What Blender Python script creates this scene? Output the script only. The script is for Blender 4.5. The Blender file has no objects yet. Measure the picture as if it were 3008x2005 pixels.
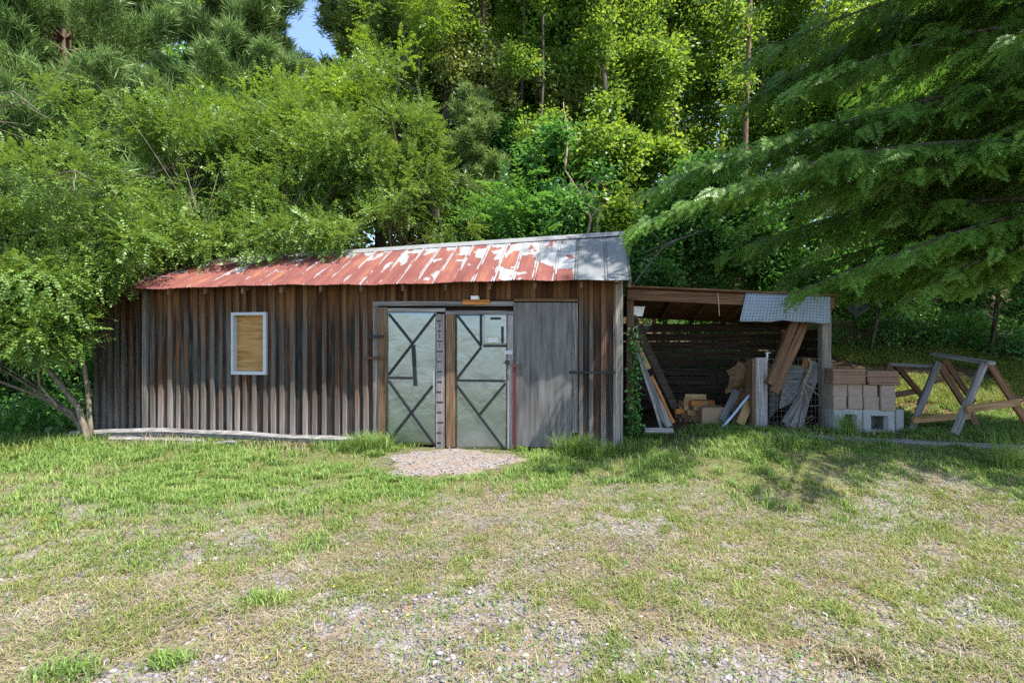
import bpy, math, random
import numpy as np
from mathutils import Vector, Matrix, Quaternion
R = math.radians
random.seed(7)
RNG = np.random.default_rng(11)
scene = bpy.context.scene
COL = scene.collection

# ------------------------------------------------------------------ noise / terrain
_H = np.random.default_rng(3).random((64, 64, 64))
def vnoise(p):
    p = np.asarray(p, float)
    i = np.floor(p).astype(int); f = p - i; f = f*f*(3-2*f)
    i0 = i % 64; i1 = (i+1) % 64
    x0, y0, z0 = i0[..., 0], i0[..., 1], i0[..., 2]; x1, y1, z1 = i1[..., 0], i1[..., 1], i1[..., 2]
    fx, fy, fz = f[..., 0], f[..., 1], f[..., 2]
    def L(a, b, t): return a + (b-a)*t
    return L(L(L(_H[x0, y0, z0], _H[x1, y0, z0], fx), L(_H[x0, y1, z0], _H[x1, y1, z0], fx), fy),
             L(L(_H[x0, y0, z1], _H[x1, y0, z1], fx), L(_H[x0, y1, z1], _H[x1, y1, z1], fx), fy), fz)
def n2(x, y, s, seed=0.0):
    x = np.asarray(x, float); y = np.asarray(y, float)
    return vnoise(np.stack([x*s + 17.3*seed, y*s + 5.1*seed, np.full_like(x, 3.7*seed+.5)], -1))
def ss(a, b, x):
    t = np.clip((np.asarray(x, float)-a)/(b-a), 0, 1); return t*t*(3-2*t)
def gz(x, y):
    x = np.asarray(x, float); y = np.asarray(y, float)
    bank = .33*ss(.7, 3.4, x)*ss(4.0, 6.9, y)
    y0 = 17 - 6.6*ss(-10, -5, x) - 2.3*ss(1.6, 3.6, x)
    h = y - y0
    hill = .29*np.where(h > 0, np.sqrt(h*h+.5)-.70, 0)
    hill = 16*(1-np.exp(-np.clip(hill, 0, None)/16))
    und = .05*(n2(x, y, .6, 1)-.5)*ss(1, 3, y)*(1-ss(6.5, 7.3, y)) + .25*(n2(x, y, .25, 2)-.5)*ss(10, 14, y)
    return bank + hill + und
def gz1(x, y): return float(gz(np.array([x]), np.array([y]))[0])

# ------------------------------------------------------------------ camera model (18 mm, level)
CAMH = 1.57; FPX = 512.0
cam_d = bpy.data.cameras.new('camera'); cam = bpy.data.objects.new('camera', cam_d); COL.objects.link(cam)
cam.location = (0, 0, CAMH); cam.rotation_euler = (R(90), 0, 0)
cam_d.sensor_width = 36; cam_d.lens = 18; cam_d.clip_end = 2000; cam_d.clip_start = .05
scene.camera = cam
K = 1024/3008
def P(sx, sy, Y):                    # photograph pixel + depth -> point of the place
    return Vector(((sx*K-512)/FPX*Y, Y, CAMH+(341-sy*K)/FPX*Y))
YAW = R(9.1); CU, SU = math.cos(YAW), math.sin(YAW); OX, OY = -.92, 7.6
def L(sx, sy, d=0.0):                # pixel + depth behind the front wall -> shed-local (along, depth, height)
    t = (sx*K-512)/FPX
    s = (t*(OY+CU*d)-OX-SU*d)/(CU+SU*t)
    Y = OY-SU*s+CU*d
    return Vector((s, d, CAMH+(341-sy*K)/FPX*Y))
SHEDM = Matrix.Translation((OX, OY, 0)) @ Matrix.Rotation(-YAW, 4, 'Z')
def WL(s, d, z): return SHEDM @ Vector((s, d, z))
def Lw(sx, sy, d=0.0): return SHEDM @ L(sx, sy, d)
def Z2(x, y): return 1050+x/2.0635, 640+y/2.0635
def Z3(x, y): return 1800+x/2.9043, 780+y/2.9043
def Z5(x, y): return 2420+x/4.0017, 1000+y/4.0017
def Z1(x, y): return 180+x/2.063, 640+y/2.063

# ------------------------------------------------------------------ object helpers
def tag(o, label=None, cat=None, group=None, kind=None):
    if label: o['label'] = label
    if cat: o['category'] = cat
    if group: o['group'] = group
    if kind: o['kind'] = kind
    return o
def empty(name, loc=(0, 0, 0), rz=0):
    o = bpy.data.objects.new(name, None); COL.objects.link(o); o.location = loc; o.rotation_euler.z = rz
    o.empty_display_size = .1
    return o
def link(name, me, mat=None, parent=None):
    o = bpy.data.objects.new(name, me); COL.objects.link(o)
    if mat: me.materials.append(mat)
    if parent: o.parent = parent
    return o
def quads(name, V, mat, parent=None, off=(0, 0, 0), smooth=False):
    V = np.asarray(V, np.float32) - np.asarray(off, np.float32)
    n, k = V.shape[0], V.shape[1]
    me = bpy.data.meshes.new(name)
    me.vertices.add(n*k); me.vertices.foreach_set('co', V.reshape(-1))
    me.loops.add(n*k); me.loops.foreach_set('vertex_index', np.arange(n*k, dtype=np.int32))
    me.polygons.add(n); me.polygons.foreach_set('loop_start', np.arange(0, n*k, k, dtype=np.int32))
    me.update(calc_edges=True)
    o = link(name, me, mat, parent)
    if not parent: o.location = off
    return o
def polys(name, V, F, mat, parent=None, smooth=False):
    me = bpy.data.meshes.new(name); me.from_pydata([tuple(v) for v in V], [], [tuple(f) for f in F]); me.update()
    if smooth: me.polygons.foreach_set('use_smooth', [True]*len(me.polygons))
    return link(name, me, mat, parent)
class MB:
    def __init__(s): s.v = []; s.f = []
    def add(s, vs, fs):
        b = len(s.v); s.v += [tuple(v) for v in vs]; s.f += [tuple(i+b for i in f) for f in fs]
    def prism(s, a, b):            # two matching rings
        n = len(a)
        s.add(list(a)+list(b), [tuple(range(n))[::-1], tuple(range(n, 2*n))]+[(i, (i+1) % n, n+(i+1) % n, n+i) for i in range(n)])
    def box(s, x0, x1, y0, y1, z0, z1):
        s.prism([(x0, y0, z0), (x1, y0, z0), (x1, y1, z0), (x0, y1, z0)], [(x0, y0, z1), (x1, y0, z1), (x1, y1, z1), (x0, y1, z1)])
    def bar(s, p0, p1, w, t, up=(0, 1, 0), ch=.0):   # oriented bar, chamfered when ch > 0
        p0, p1 = Vector(p0), Vector(p1); ax = (p1-p0).normalized(); u = Vector(up)
        sd = ax.cross(u).normalized(); u = sd.cross(ax).normalized()
        if ch <= 0: pr = [(-w/2, -t/2), (w/2, -t/2), (w/2, t/2), (-w/2, t/2)]
        else:
            a, b = w/2, t/2
            pr = [(-a+ch, -b), (a-ch, -b), (a, -b+ch), (a, b-ch), (a-ch, b), (-a+ch, b), (-a, b-ch), (-a, -b+ch)]
        s.prism([p0+sd*x+u*y for x, y in pr], [p1+sd*x+u*y for x, y in pr])
    def tube(s, pts, rad, n=6, cap=True):
        pts = [Vector(p) for p in pts]; rs = rad if hasattr(rad, '__len__') else [rad]*len(pts)
        b = len(s.v); prev = None
        for i, p in enumerate(pts):
            d = (pts[min(i+1, len(pts)-1)]-pts[max(i-1, 0)])
            d = d.normalized() if d.length > 1e-9 else Vector((0, 0, 1))
            if prev is None: prev = d.orthogonal().normalized()
            u = (prev-d*prev.dot(d)); u = u.normalized() if u.length > 1e-6 else d.orthogonal().normalized()
            prev = u; w = d.cross(u)
            for k in range(n):
                a = 2*math.pi*k/n; s.v.append(tuple(p+(u*math.cos(a)+w*math.sin(a))*rs[i]))
        for i in range(len(pts)-1):
            for k in range(n):
                s.f.append((b+i*n+k, b+i*n+(k+1) % n, b+(i+1)*n+(k+1) % n, b+(i+1)*n+k))
        if cap:
            s.f.append(tuple(b+k for k in range(n))[::-1]); s.f.append(tuple(b+(len(pts)-1)*n+k for k in range(n)))
    def build(s, name, mat, parent=None, smooth=False): return polys(name, s.v, s.f, mat, parent, smooth)
def rb(mb, zf, x0, y0, x1, y1, df, th, lean=None):   # a rectangle read in a zoom -> slab on the shed front
    q = [L(*zf(x0, y1), df), L(*zf(x1, y1), df), L(*zf(x1, y0), df), L(*zf(x0, y0), df)]
    mb.prism([Vector((v.x, df+th, v.z)) for v in q], q)
def plank(name, p0, p1, w, t, mat, up=(0, 1, 0), parent=None, bend=0.0, segs=6, rough=.002, taper=0):
    """one board as an object of its own, mesh along its local X"""
    p0, p1 = Vector(p0), Vector(p1); ax = p1-p0; Ln = ax.length; ax.normalize(); u = Vector(up)
    sd = u.cross(ax).normalized(); u = ax.cross(sd).normalized()
    M = Matrix((ax, sd, u)).transposed().to_4x4(); M.translation = p0
    ch = min(w, t)*.14; a, b = w/2, t/2
    pr = [(-a+ch, -b), (a-ch, -b), (a, -b+ch), (a, b-ch), (a-ch, b), (-a+ch, b), (-a, b-ch), (-a, -b+ch)]
    V = []; F = []
    for i in range(segs+1):
        f = i/segs; k = 1-taper*f
        bz = bend*math.sin(math.pi*f); jx = random.uniform(-rough, rough)*2
        for (y, z) in pr:
            V.append((Ln*f+(random.uniform(-.006, .006) if i in (0, segs) else 0), y*k+jx+random.uniform(-rough, rough)*.5, z*k+bz+random.uniform(-rough, rough)*.5))
    for i in range(segs):
        for k in range(8): F.append((i*8+k, i*8+(k+1) % 8, (i+1)*8+(k+1) % 8, (i+1)*8+k))
    F.append(tuple(range(8))[::-1]); F.append(tuple(segs*8+k for k in range(8)))
    o = polys(name, V, F, mat)
    if parent:
        o.parent = parent; o.matrix_local = parent.matrix_world.inverted() @ M if False else M
    else: o.matrix_world = M
    return o

# ------------------------------------------------------------------ materials
class NT:
    def __init__(s, name):
        s.m = bpy.data.materials.new(name); s.m.use_nodes = True; s.t = s.m.node_tree; s.t.nodes.clear()
        s.out = s.n('ShaderNodeOutputMaterial')
    def n(s, ty, **kw):
        nd = s.t.nodes.new(ty)
        for k, v in kw.items():
            if k.startswith('i_'): nd.inputs[k[2:].replace('_', ' ')].default_value = v
            else: setattr(nd, k, v)
        return nd
    def l(s, a, b): s.t.links.new(a, b)
    def set(s, sock, v):
        if hasattr(v, 'links'): s.l(v, sock)
        else: sock.default_value = v
    def math(s, op, a, b=0.0, clamp=False):
        nd = s.n('ShaderNodeMath', operation=op, use_clamp=clamp); s.set(nd.inputs[0], a); s.set(nd.inputs[1], b); return nd.outputs[0]
    def mix(s, f, a, b, bt='MIX'):
        nd = s.n('ShaderNodeMix', data_type='RGBA', blend_type=bt, clamp_factor=True)
        s.set(nd.inputs[0], f); s.set(nd.inputs[6], a if hasattr(a, 'links') else (*a, 1) if len(a) == 3 else a); s.set(nd.inputs[7], b if hasattr(b, 'links') else (*b, 1) if len(b) == 3 else b)
        return nd.outputs[2]
    def ramp(s, f, stops, interp='LINEAR'):
        nd = s.n('ShaderNodeValToRGB'); cr = nd.color_ramp; cr.interpolation = interp
        while len(cr.elements) < len(stops): cr.elements.new(.5)
        for e, (p, c) in zip(cr.elements, stops):
            e.position = p; e.color = (*c, 1) if hasattr(c, '__len__') else (c, c, c, 1)
        s.l(f, nd.inputs[0]); return nd.outputs[0]
    def noise(s, vec, scale, detail=4, rough=.55, dist=0):
        nd = s.n('ShaderNodeTexNoise', i_Scale=scale, i_Detail=detail, i_Roughness=rough, i_Distortion=dist)
        if vec is not None: s.l(vec, nd.inputs['Vector'])
        return nd.outputs['Fac']
    def mapped(s, vec, scale=(1, 1, 1), loc=(0, 0, 0)):
        nd = s.n('ShaderNodeMapping'); nd.inputs['Scale'].default_value = scale; nd.inputs['Location'].default_value = loc
        s.l(vec, nd.inputs['Vector']); return nd.outputs[0]
    def obj(s): return s.n('ShaderNodeTexCoord').outputs['Object']
    def island(s): return s.n('ShaderNodeNewGeometry').outputs['Random Per Island']
    def orand(s): return s.n('ShaderNodeObjectInfo').outputs['Random']
    def bump(s, h, strength=.5, dist=.005):
        nd = s.n('ShaderNodeBump', i_Strength=strength, i_Distance=dist); s.l(h, nd.inputs['Height']); return nd.outputs[0]
    def bsdf(s, col, rough=.8, metal=0, spec=.3, normal=None):
        b = s.n('ShaderNodeBsdfPrincipled'); s.set(b.inputs['Base Color'], col if hasattr(col, 'links') else (*col, 1))
        s.set(b.inputs['Roughness'], rough); s.set(b.inputs['Metallic'], metal); s.set(b.inputs['Specular IOR Level'], spec)
        if normal is not None: s.l(normal, b.inputs['Normal'])
        return b
    def done(s, b): s.l(b.outputs[0], s.out.inputs[0]); return s.m
def wood(name, dark, mid, light, axis='X', gs=45, long=1.6, spread=.45, bump=.5):
    t = NT(name); ob = t.obj(); isl = t.island(); rnd = t.orand()
    add = t.n('ShaderNodeVectorMath', operation='ADD'); t.l(ob, add.inputs[0])
    comb = t.n('ShaderNodeCombineXYZ'); k = t.math('ADD', t.math('MULTIPLY', isl, 31.0), t.math('MULTIPLY', rnd, 17.0))
    for i in range(3): t.l(k, comb.inputs[i])
    t.l(comb.outputs[0], add.inputs[1]); v = add.outputs[0]
    sc = [gs, gs, gs]; sc['XYZ'.index(axis)] = long
    g = t.noise(t.mapped(v, sc), 1, 6, .62, .3)
    col = t.ramp(g, [(.3, dark), (.5, mid), (.72, light)])
    st = t.noise(v, 2.3, 4, .6)
    col = t.mix(t.math('MULTIPLY', t.ramp(st, [(.42, 0.0), (.68, 1.0)]), .55), col, t.mix(.5, col, dark))
    lum = t.math('ADD', t.math('MULTIPLY', t.math('FRACT', t.math('ADD', isl, rnd)), spread), 1-spread*.5)
    mul = t.n('ShaderNodeVectorMath', operation='SCALE'); t.l(col, mul.inputs[0]); t.l(lum, mul.inputs['Scale'])
    return t.done(t.bsdf(mul.outputs[0], .85, 0, .2, t.bump(g, bump, .004)))
def leafmat(name, stops, trans=.35, tcol=(.22, .34, .03), rough=.45, spec=.35, clump=.6):
    t = NT(name); isl = t.island(); ob = t.n('ShaderNodeNewGeometry').outputs['Position']
    n = t.noise(ob, clump, 3, .6)
    f = t.math('ADD', t.math('MULTIPLY', isl, .6), t.math('MULTIPLY', t.math('SUBTRACT', n, .28), .95), True)
    col = t.ramp(f, stops)
    b = t.bsdf(col, rough, 0, spec)
    tr = t.n('ShaderNodeBsdfTranslucent'); t.l(t.mix(.55, col, tcol), tr.inputs[0])
    mx = t.n('ShaderNodeMixShader', i_Fac=trans); t.l(b.outputs[0], mx.inputs[1]); t.l(tr.outputs[0], mx.inputs[2])
    t.l(mx.outputs[0], t.out.inputs[0]); return t.m
def plain(name, col, rough=.6, metal=0, var=.25, ns=12, spec=.3, bump=.15):
    t = NT(name); n = t.noise(t.obj(), ns, 5, .6)
    c = t.mix(n, tuple(x*(1-var) for x in col), tuple(min(1, x*(1+var)) for x in col))
    return t.done(t.bsdf(c, rough, metal, spec, t.bump(n, bump, .004)))

M = {}
M['grey_wood'] = wood('grey_wood', (.055, .05, .046), (.17, .158, .15), (.34, .325, .31))
M['pale_wood'] = wood('pale_wood', (.10, .088, .078), (.235, .212, .192), (.38, .35, .325))
M['brown_wood'] = wood('brown_wood', (.045, .024, .012), (.13, .07, .035), (.24, .14, .075))
M['tan_wood'] = wood('tan_wood', (.13, .075, .03), (.30, .19, .085), (.45, .31, .16))
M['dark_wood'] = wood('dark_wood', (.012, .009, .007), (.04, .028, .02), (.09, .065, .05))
M['orange_wood'] = wood('orange_wood', (.22, .075, .02), (.42, .16, .045), (.55, .25, .08))
M['upright_grey'] = wood('upright_grey', (.05, .045, .04), (.16, .145, .13), (.33, .30, .28), 'Z')
M['upright_mid'] = wood('upright_mid', (.08, .07, .055), (.22, .195, .16), (.36, .33, .28), 'Z')
M['upright_brown'] = wood('upright_brown', (.05, .03, .018), (.15, .09, .05), (.27, .18, .11), 'Z')
M['upright_pale'] = wood('upright_pale', (.11, .095, .088), (.27, .24, .228), (.42, .385, .37), 'Z')
M['plywood'] = wood('plywood', (.055, .050, .046), (.135, .125, .117), (.20, .188, .178), 'Z', 16, 1.3, .05, .25)
M['new_plywood'] = wood('new_plywood', (.20, .10, .03), (.38, .21, .075), (.50, .31, .12), 'X', 24, 2.6, .1, .2)
M['stone_block'] = plain('stone_block', (.27, .205, .16), .9, 0, .35, 14, .2, .5)
M['clay_cap'] = plain('clay_cap', (.21, .125, .085), .9, 0, .3, 18, .2, .4)
M['concrete'] = plain('concrete', (.29, .29, .285), .92, 0, .3, 26, .2, .6)
M['white_paint'] = plain('white_paint', (.42, .44, .46), .55, 0, .12, 9)
M['black_iron'] = plain('black_iron', (.02, .022, .025), .5, .3, .4, 20)
M['rusty_iron'] = plain('rusty_iron', (.10, .05, .03), .7, .3, .5, 30)
M['red_paint'] = plain('red_paint', (.085, .022, .022), .6, 0, .3, 10)
M['steel'] = plain('steel', (.45, .45, .46), .35, .9, .2, 20)
M['weathered_tin'] = plain('weathered_tin', (.16, .165, .16), .55, .5, .4, 12)
M['white_plastic'] = plain('white_plastic', (.72, .72, .68), .5, 0, .08, 8)
M['rope'] = plain('rope', (.50, .46, .38), .9, 0, .2, 40)
M['blue_pipe'] = plain('blue_pipe', (.30, .36, .46), .45, 0, .5, 9)
M['cardboard'] = plain('cardboard', (.30, .20, .12), .9, 0, .2, 7)
M['brown_sack'] = plain('brown_sack', (.17, .10, .055), .9, 0, .4, 6)
M['wire'] = plain('wire', (.12, .12, .115), .55, .6, .3, 30)
M['vine_stem'] = wood('vine_stem', (.12, .085, .06), (.25, .19, .14), (.40, .32, .25))
M['bark'] = wood('bark', (.03, .024, .018), (.085, .068, .052), (.17, .145, .12), 'Z', 16, 3, .3, .9)
M['pale_bark'] = wood('pale_bark', (.06, .05, .035), (.15, .125, .09), (.28, .25, .20), 'Z', 18, 4, .3, .7)
M['pine_bark'] = wood('pine_bark', (.05, .03, .02), (.16, .10, .07), (.30, .21, .16), 'Z', 14, 4, .3, .9)

def barn_wood():
    t = NT('barn_wood'); ob = t.obj(); isl = t.island()
    sep = t.n('ShaderNodeSeparateXYZ'); t.l(ob, sep.inputs[0]); z = sep.outputs[2]
    add = t.n('ShaderNodeVectorMath', operation='ADD'); t.l(ob, add.inputs[0])
    cb = t.n('ShaderNodeCombineXYZ'); k = t.math('MULTIPLY', isl, 43.0)
    t.l(k, cb.inputs[0]); t.l(k, cb.inputs[2]); t.l(cb.outputs[0], add.inputs[1]); v = add.outputs[0]
    g = t.noise(t.mapped(v, (55, 55, 1.5)), 1, 7, .65, .4)
    fine = t.noise(t.mapped(v, (150, 150, 5)), 1, 4, .6)
    base = t.ramp(isl, [(0, (.014, .010, .008)), (.18, (.034, .026, .021)), (.36, (.066, .027, .012)), (.5, (.024, .020, .018)),
                        (.64, (.10, .084, .074)), (.76, (.034, .024, .018)), (.88, (.12, .046, .018)), (1, (.055, .045, .040))])
    bat = t.n('ShaderNodeAttribute', attribute_name='batten').outputs['Fac']
    base = t.mix(t.math('MULTIPLY', bat, .62), base, t.ramp(t.math('FRACT', t.math('MULTIPLY', isl, 7.3)), [(0, (.05, .030, .020)), (.25, (.15, .115, .09)), (.45, (.105, .052, .025)), (.6, (.06, .038, .026)), (.8, (.19, .155, .13)), (1, (.12, .075, .05))]))
    base = t.mix(t.math('SUBTRACT', 1.0, bat), base, t.mix(.55, base, (.011, .007, .005)))
    # weathered streaks of grey and of old blue-green paint
    s1 = t.noise(t.mapped(v, (11, 11, .8)), 1, 5, .6)
    col = t.mix(t.math('MULTIPLY', t.ramp(s1, [(.50, 0.0), (.66, 1.0)]), t.math('ADD', t.math('MULTIPLY', bat, .45), .2)), base, (.16, .132, .11))
    s2 = t.noise(t.mapped(v, (14, 14, 1.1), (7, 3, 1)), 1, 5, .65)
    lft = t.math('SUBTRACT', 1.0, t.math('MULTIPLY', t.math('ADD', sep.outputs[0], 3.2, True), .75), True)
    col = t.mix(t.math('MULTIPLY', t.math('MULTIPLY', t.ramp(s2, [(.50, 0.0), (.62, 1.0)]), .8), lft), col, (.075, .105, .098))
    s3 = t.noise(t.mapped(v, (16, 16, .9), (1, 9, 4)), 1, 5, .65)
    col = t.mix(t.math('MULTIPLY', t.ramp(s3, [(.56, 0.0), (.66, 1.0)]), .75), col, (.20, .066, .018))
    # boards kept dry under the eave stay brown; the splash zone at the foot is bleached
    zt = t.math('ADD', z, t.math('MULTIPLY', t.math('SUBTRACT', s1, .5), .9))
    col = t.mix(t.math('MULTIPLY', t.ramp(t.math('MULTIPLY', zt, .4), [(.72, 0.0), (.88, 1.0)]), .8), col, t.mix(isl, (.060, .022, .007), (.20, .095, .032)))
    col = t.mix(t.math('MULTIPLY', t.ramp(zt, [(.15, 1.0), (.9, 0.0)]), t.math('ADD', t.math('MULTIPLY', bat, .55), .12)), col, t.mix(isl, (.17, .14, .125), (.42, .375, .35)))
    lum = t.math('ADD', t.math('MULTIPLY', t.ramp(g, [(.28, 0.0), (.7, 1.0)]), 1.15), .30)
    mul = t.n('ShaderNodeVectorMath', operation='SCALE'); t.l(col, mul.inputs[0]); t.l(lum, mul.inputs['Scale'])
    h = t.math('ADD', g, t.math('MULTIPLY', fine, .4))
    return t.done(t.bsdf(mul.outputs[0], .85, 0, .2, t.bump(h, .6, .006)))
M['barn_wood'] = barn_wood()

def rust_roof():
    t = NT('rusted_roof_metal'); ob = t.obj()
    su = t.n('ShaderNodeAttribute', attribute_name='seam').outputs['Fac']
    up = t.n('ShaderNodeAttribute', attribute_name='upslope').outputs['Fac']
    sep = t.n('ShaderNodeSeparateXYZ'); t.l(ob, sep.inputs[0]); x = sep.outputs[0]
    f = t.math('FRACT', su); rib = t.math('MINIMUM', f, t.math('SUBTRACT', 1.0, f))
    pid = t.math('FLOOR', su)
    cb = t.n('ShaderNodeCombineXYZ'); t.l(t.math('ADD', t.math('MULTIPLY', pid, 1.37), t.math('MULTIPLY', f, 1.0)), cb.inputs[0]); t.l(up, cb.inputs[1]); cb.inputs[2].default_value = 2.2
    big = t.noise(t.mapped(cb.outputs[0], (.75, 2.6, 1)), 1, 2, .45, .9)
    med = t.noise(t.mapped(cb.outputs[0], (1.5, 4.5, 1)), 1, 3, .5, 1.0)
    ribp = t.ramp(rib, [(.0, .2), (.03, 1.0), (.07, 1.0), (.13, .0)])
    w = t.math('ADD', t.math('MULTIPLY', big, 1.2), t.math('MULTIPLY', med, .5))
    w = t.math('ADD', w, t.math('MULTIPLY', ribp, .24))
    w = t.math('ADD', w, t.math('MULTIPLY', t.math('SUBTRACT', up, .62), .26))
    w = t.math('ADD', w, t.math('MULTIPLY', t.ramp(t.math('MULTIPLY', t.math('ADD', x, .2), .5), [(.2, 0.0), (1, 1.0)]), .24))
    galv = t.ramp(w, [(.95, 0.0), (1.0, 1.0)])
    newp = t.math('GREATER_THAN', x, 1.83)
    galv = t.math('MAXIMUM', galv, newp)
    fn = t.noise(ob, 35, 4, .6)
    rn = t.noise(t.mapped(cb.outputs[0], (1.4, 1.8, 1), (5, 5, 0)), 1, 4, .6)
    rust = t.ramp(rn, [(.30, (.115, .036, .030)), (.52, (.165, .056, .045)), (.66, (.22, .085, .05)), (.80, (.30, .15, .075))])
    rust = t.mix(t.math('MULTIPLY', t.ramp(fn, [(.45, 0.0), (.7, 1.0)]), .45), rust, (.13, .035, .024))
    zinc = t.mix(fn, (.27, .275, .28), (.38, .385, .39))
    newc_shaded = t.mix(fn, (.17, .178, .185), (.21, .218, .225))  # unrusted end panels, darker than the zinc: hemlock shade put into the colour
    zinc = t.mix(newp, zinc, newc_shaded)
    # a thin brown line where the rust meets the zinc
    edge = t.ramp(w, [(.91, 0.0), (.945, 1.0), (.975, 0.0)])
    col = t.mix(galv, rust, zinc); col = t.mix(t.math('MULTIPLY', t.math('MULTIPLY', edge, .5), t.math('SUBTRACT', 1.0, newp)), col, (.12, .05, .04))
    met = t.math('MULTIPLY', galv, .35); rg = t.math('ADD', t.math('MULTIPLY', galv, -.38), .85)
    return t.done(t.bsdf(col, rg, met, .3, t.bump(t.noise(ob, 7, 3, .5), .25, .01)))
M['rust_roof'] = rust_roof()

def door_metal():
    t = NT('dented_zinc_sheet'); ob = t.obj()
    n = t.noise(ob, 3.2, 4, .55, .6); f = t.noise(ob, 60, 4, .6); st = t.noise(t.mapped(ob, (9, 9, .7)), 1, 5, .6)
    col = t.mix(n, (.20, .25, .235), (.33, .36, .35)); col = t.mix(t.math('MULTIPLY', t.ramp(st, [(.52, 0.0), (.7, 1.0)]), .35), col, (.30, .31, .26))
    col = t.mix(t.math('MULTIPLY', t.ramp(f, [(.62, 0.0), (.72, 1.0)]), .5), col, (.22, .2, .17))
    return t.done(t.bsdf(col, t.math('ADD', t.math('MULTIPLY', n, .16), .2), .85, .4, t.bump(n, .35, .03)))
M['door_metal'] = door_metal()

def tarp_mat():
    t = NT('woven_tarp'); uv = t.n('ShaderNodeAttribute', attribute_name='weave').outputs['Vector']
    sep = t.n('ShaderNodeSeparateXYZ'); t.l(uv, sep.inputs[0])
    def line(s, k):
        fr = t.math('FRACT', t.math('MULTIPLY', s, k)); return t.ramp(fr, [(.0, 1.0), (.22, 1.0), (.32, 0.0), (.92, 0.0), (1, 1.0)])
    g = t.math('MAXIMUM', line(sep.outputs[0], 16.5), line(sep.outputs[1], 17.0))
    n = t.noise(t.obj(), 9, 4, .6)
    col = t.mix(t.math('MULTIPLY', g, .6), t.mix(n, (.085, .125, .165), (.17, .22, .275)), (.33, .38, .44))
    return t.done(t.bsdf(col, .5, 0, .35, t.bump(t.noise(t.obj(), 5, 4, .6, .8), .7, .03)))
M['tarp'] = tarp_mat()

def ground_mat():
    t = NT('ground_soil'); p = t.n('ShaderNodeNewGeometry').outputs['Position']
    lush = t.n('ShaderNodeAttribute', attribute_name='lush').outputs['Fac']
    wd = t.n('ShaderNodeAttribute', attribute_name='woods').outputs['Fac']
    big = t.noise(p, .9, 5, .6); med = t.noise(p, 7, 5, .6); fin = t.noise(p, 90, 4, .65)
    vo = t.n('ShaderNodeTexVoronoi', i_Scale=55); t.l(p, vo.inputs['Vector']); vc = t.n('ShaderNodeSeparateColor'); t.l(vo.outputs['Color'], vc.inputs[0])
    soil = t.ramp(med, [(.3, (.10, .078, .056)), (.5, (.175, .138, .102)), (.7, (.25, .205, .155))])
    soil = t.mix(t.math('MULTIPLY', t.ramp(big, [(.5, 0.0), (.68, 1.0)]), .6), soil, (.25, .155, .10))
    grav = t.ramp(vc.outputs[0], [(0, (.09, .083, .088)), (.5, (.18, .165, .17)), (1, (.28, .262, .262))])
    col = t.mix(t.ramp(t.noise(p, 2.1, 4, .6), [(.42, 0.0), (.58, .85)]), soil, grav)
    thatch = t.ramp(fin, [(.3, (.05, .055, .02)), (.6, (.13, .13, .05)), (.75, (.24, .20, .10))])
    col = t.mix(lush, col, thatch)
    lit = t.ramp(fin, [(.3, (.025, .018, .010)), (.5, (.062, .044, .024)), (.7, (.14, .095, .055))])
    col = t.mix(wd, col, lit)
    h = t.math('ADD', t.math('MULTIPLY', fin, .5), t.math('MULTIPLY', vo.outputs['Distance'], -.9))
    return t.done(t.bsdf(col, .95, 0, .15, t.bump(h, .7, .012)))
M['ground'] = ground_mat()
def pad_mat():
    t = NT('pale_gravel'); p = t.n('ShaderNodeNewGeometry').outputs['Position']
    vo = t.n('ShaderNodeTexVoronoi', i_Scale=60); t.l(p, vo.inputs['Vector']); vc = t.n('ShaderNodeSeparateColor'); t.l(vo.outputs['Color'], vc.inputs[0])
    g = t.ramp(vc.outputs[0], [(0, (.10, .085, .072)), (.5, (.19, .165, .145)), (1, (.28, .25, .23))])
    c = t.mix(t.ramp(t.noise(p, 3, 5, .6), [(.45, 0.0), (.65, .8)]), g, (.20, .145, .11))
    return t.done(t.bsdf(c, .95, 0, .15, t.bump(vo.outputs['Distance'], -.7, .012)))
M['pad'] = pad_mat()
def stonemat(name, stops):
    t = NT(name); c = t.ramp(t.island(), stops); n = t.noise(t.obj(), 80, 3, .6)
    return t.done(t.bsdf(t.mix(t.math('MULTIPLY', n, .5), c, (.12, .11, .11)), .88, 0, .25))
M['gravel'] = stonemat('loose_stone', [(0, (.085, .083, .10)), (.35, (.17, .16, .185)), (.7, (.27, .25, .275)), (.95, (.37, .34, .35)), (1, (.48, .46, .45))])

M['privet'] = leafmat('privet_leaf', [(0, (.05, .10, .02)), (.4, (.10, .19, .032)), (.75, (.18, .28, .055)), (1, (.30, .38, .10))], .28, (.32, .44, .04), .46, .35)
M['privet_yellow'] = leafmat('sapling_leaf', [(0, (.06, .12, .015)), (.5, (.13, .25, .025)), (1, (.26, .36, .05))], .42, (.34, .46, .03), .42, .4)
M['oak'] = leafmat('oak_leaf', [(0, (.03, .09, .018)), (.4, (.085, .20, .032)), (.7, (.18, .32, .045)), (1, (.38, .42, .06))], .5, (.36, .46, .03), .45, .35)
M['deep_leaf'] = leafmat('understorey_leaf', [(0, (.028, .095, .024)), (.5, (.08, .22, .045)), (1, (.18, .34, .075))], .45, (.16, .36, .04), .4, .4)
M['sumac'] = leafmat('compound_leaf', [(0, (.03, .10, .025)), (.5, (.06, .19, .035)), (1, (.13, .28, .055))], .42, (.2, .42, .04), .38, .5)
M['vine_leaf'] = leafmat('vine_leaf', [(0, (.06, .095, .018)), (.5, (.145, .20, .045)), (.85, (.25, .28, .08)), (1, (.36, .26, .10))], .35, (.34, .36, .05), .4, .4)
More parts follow.
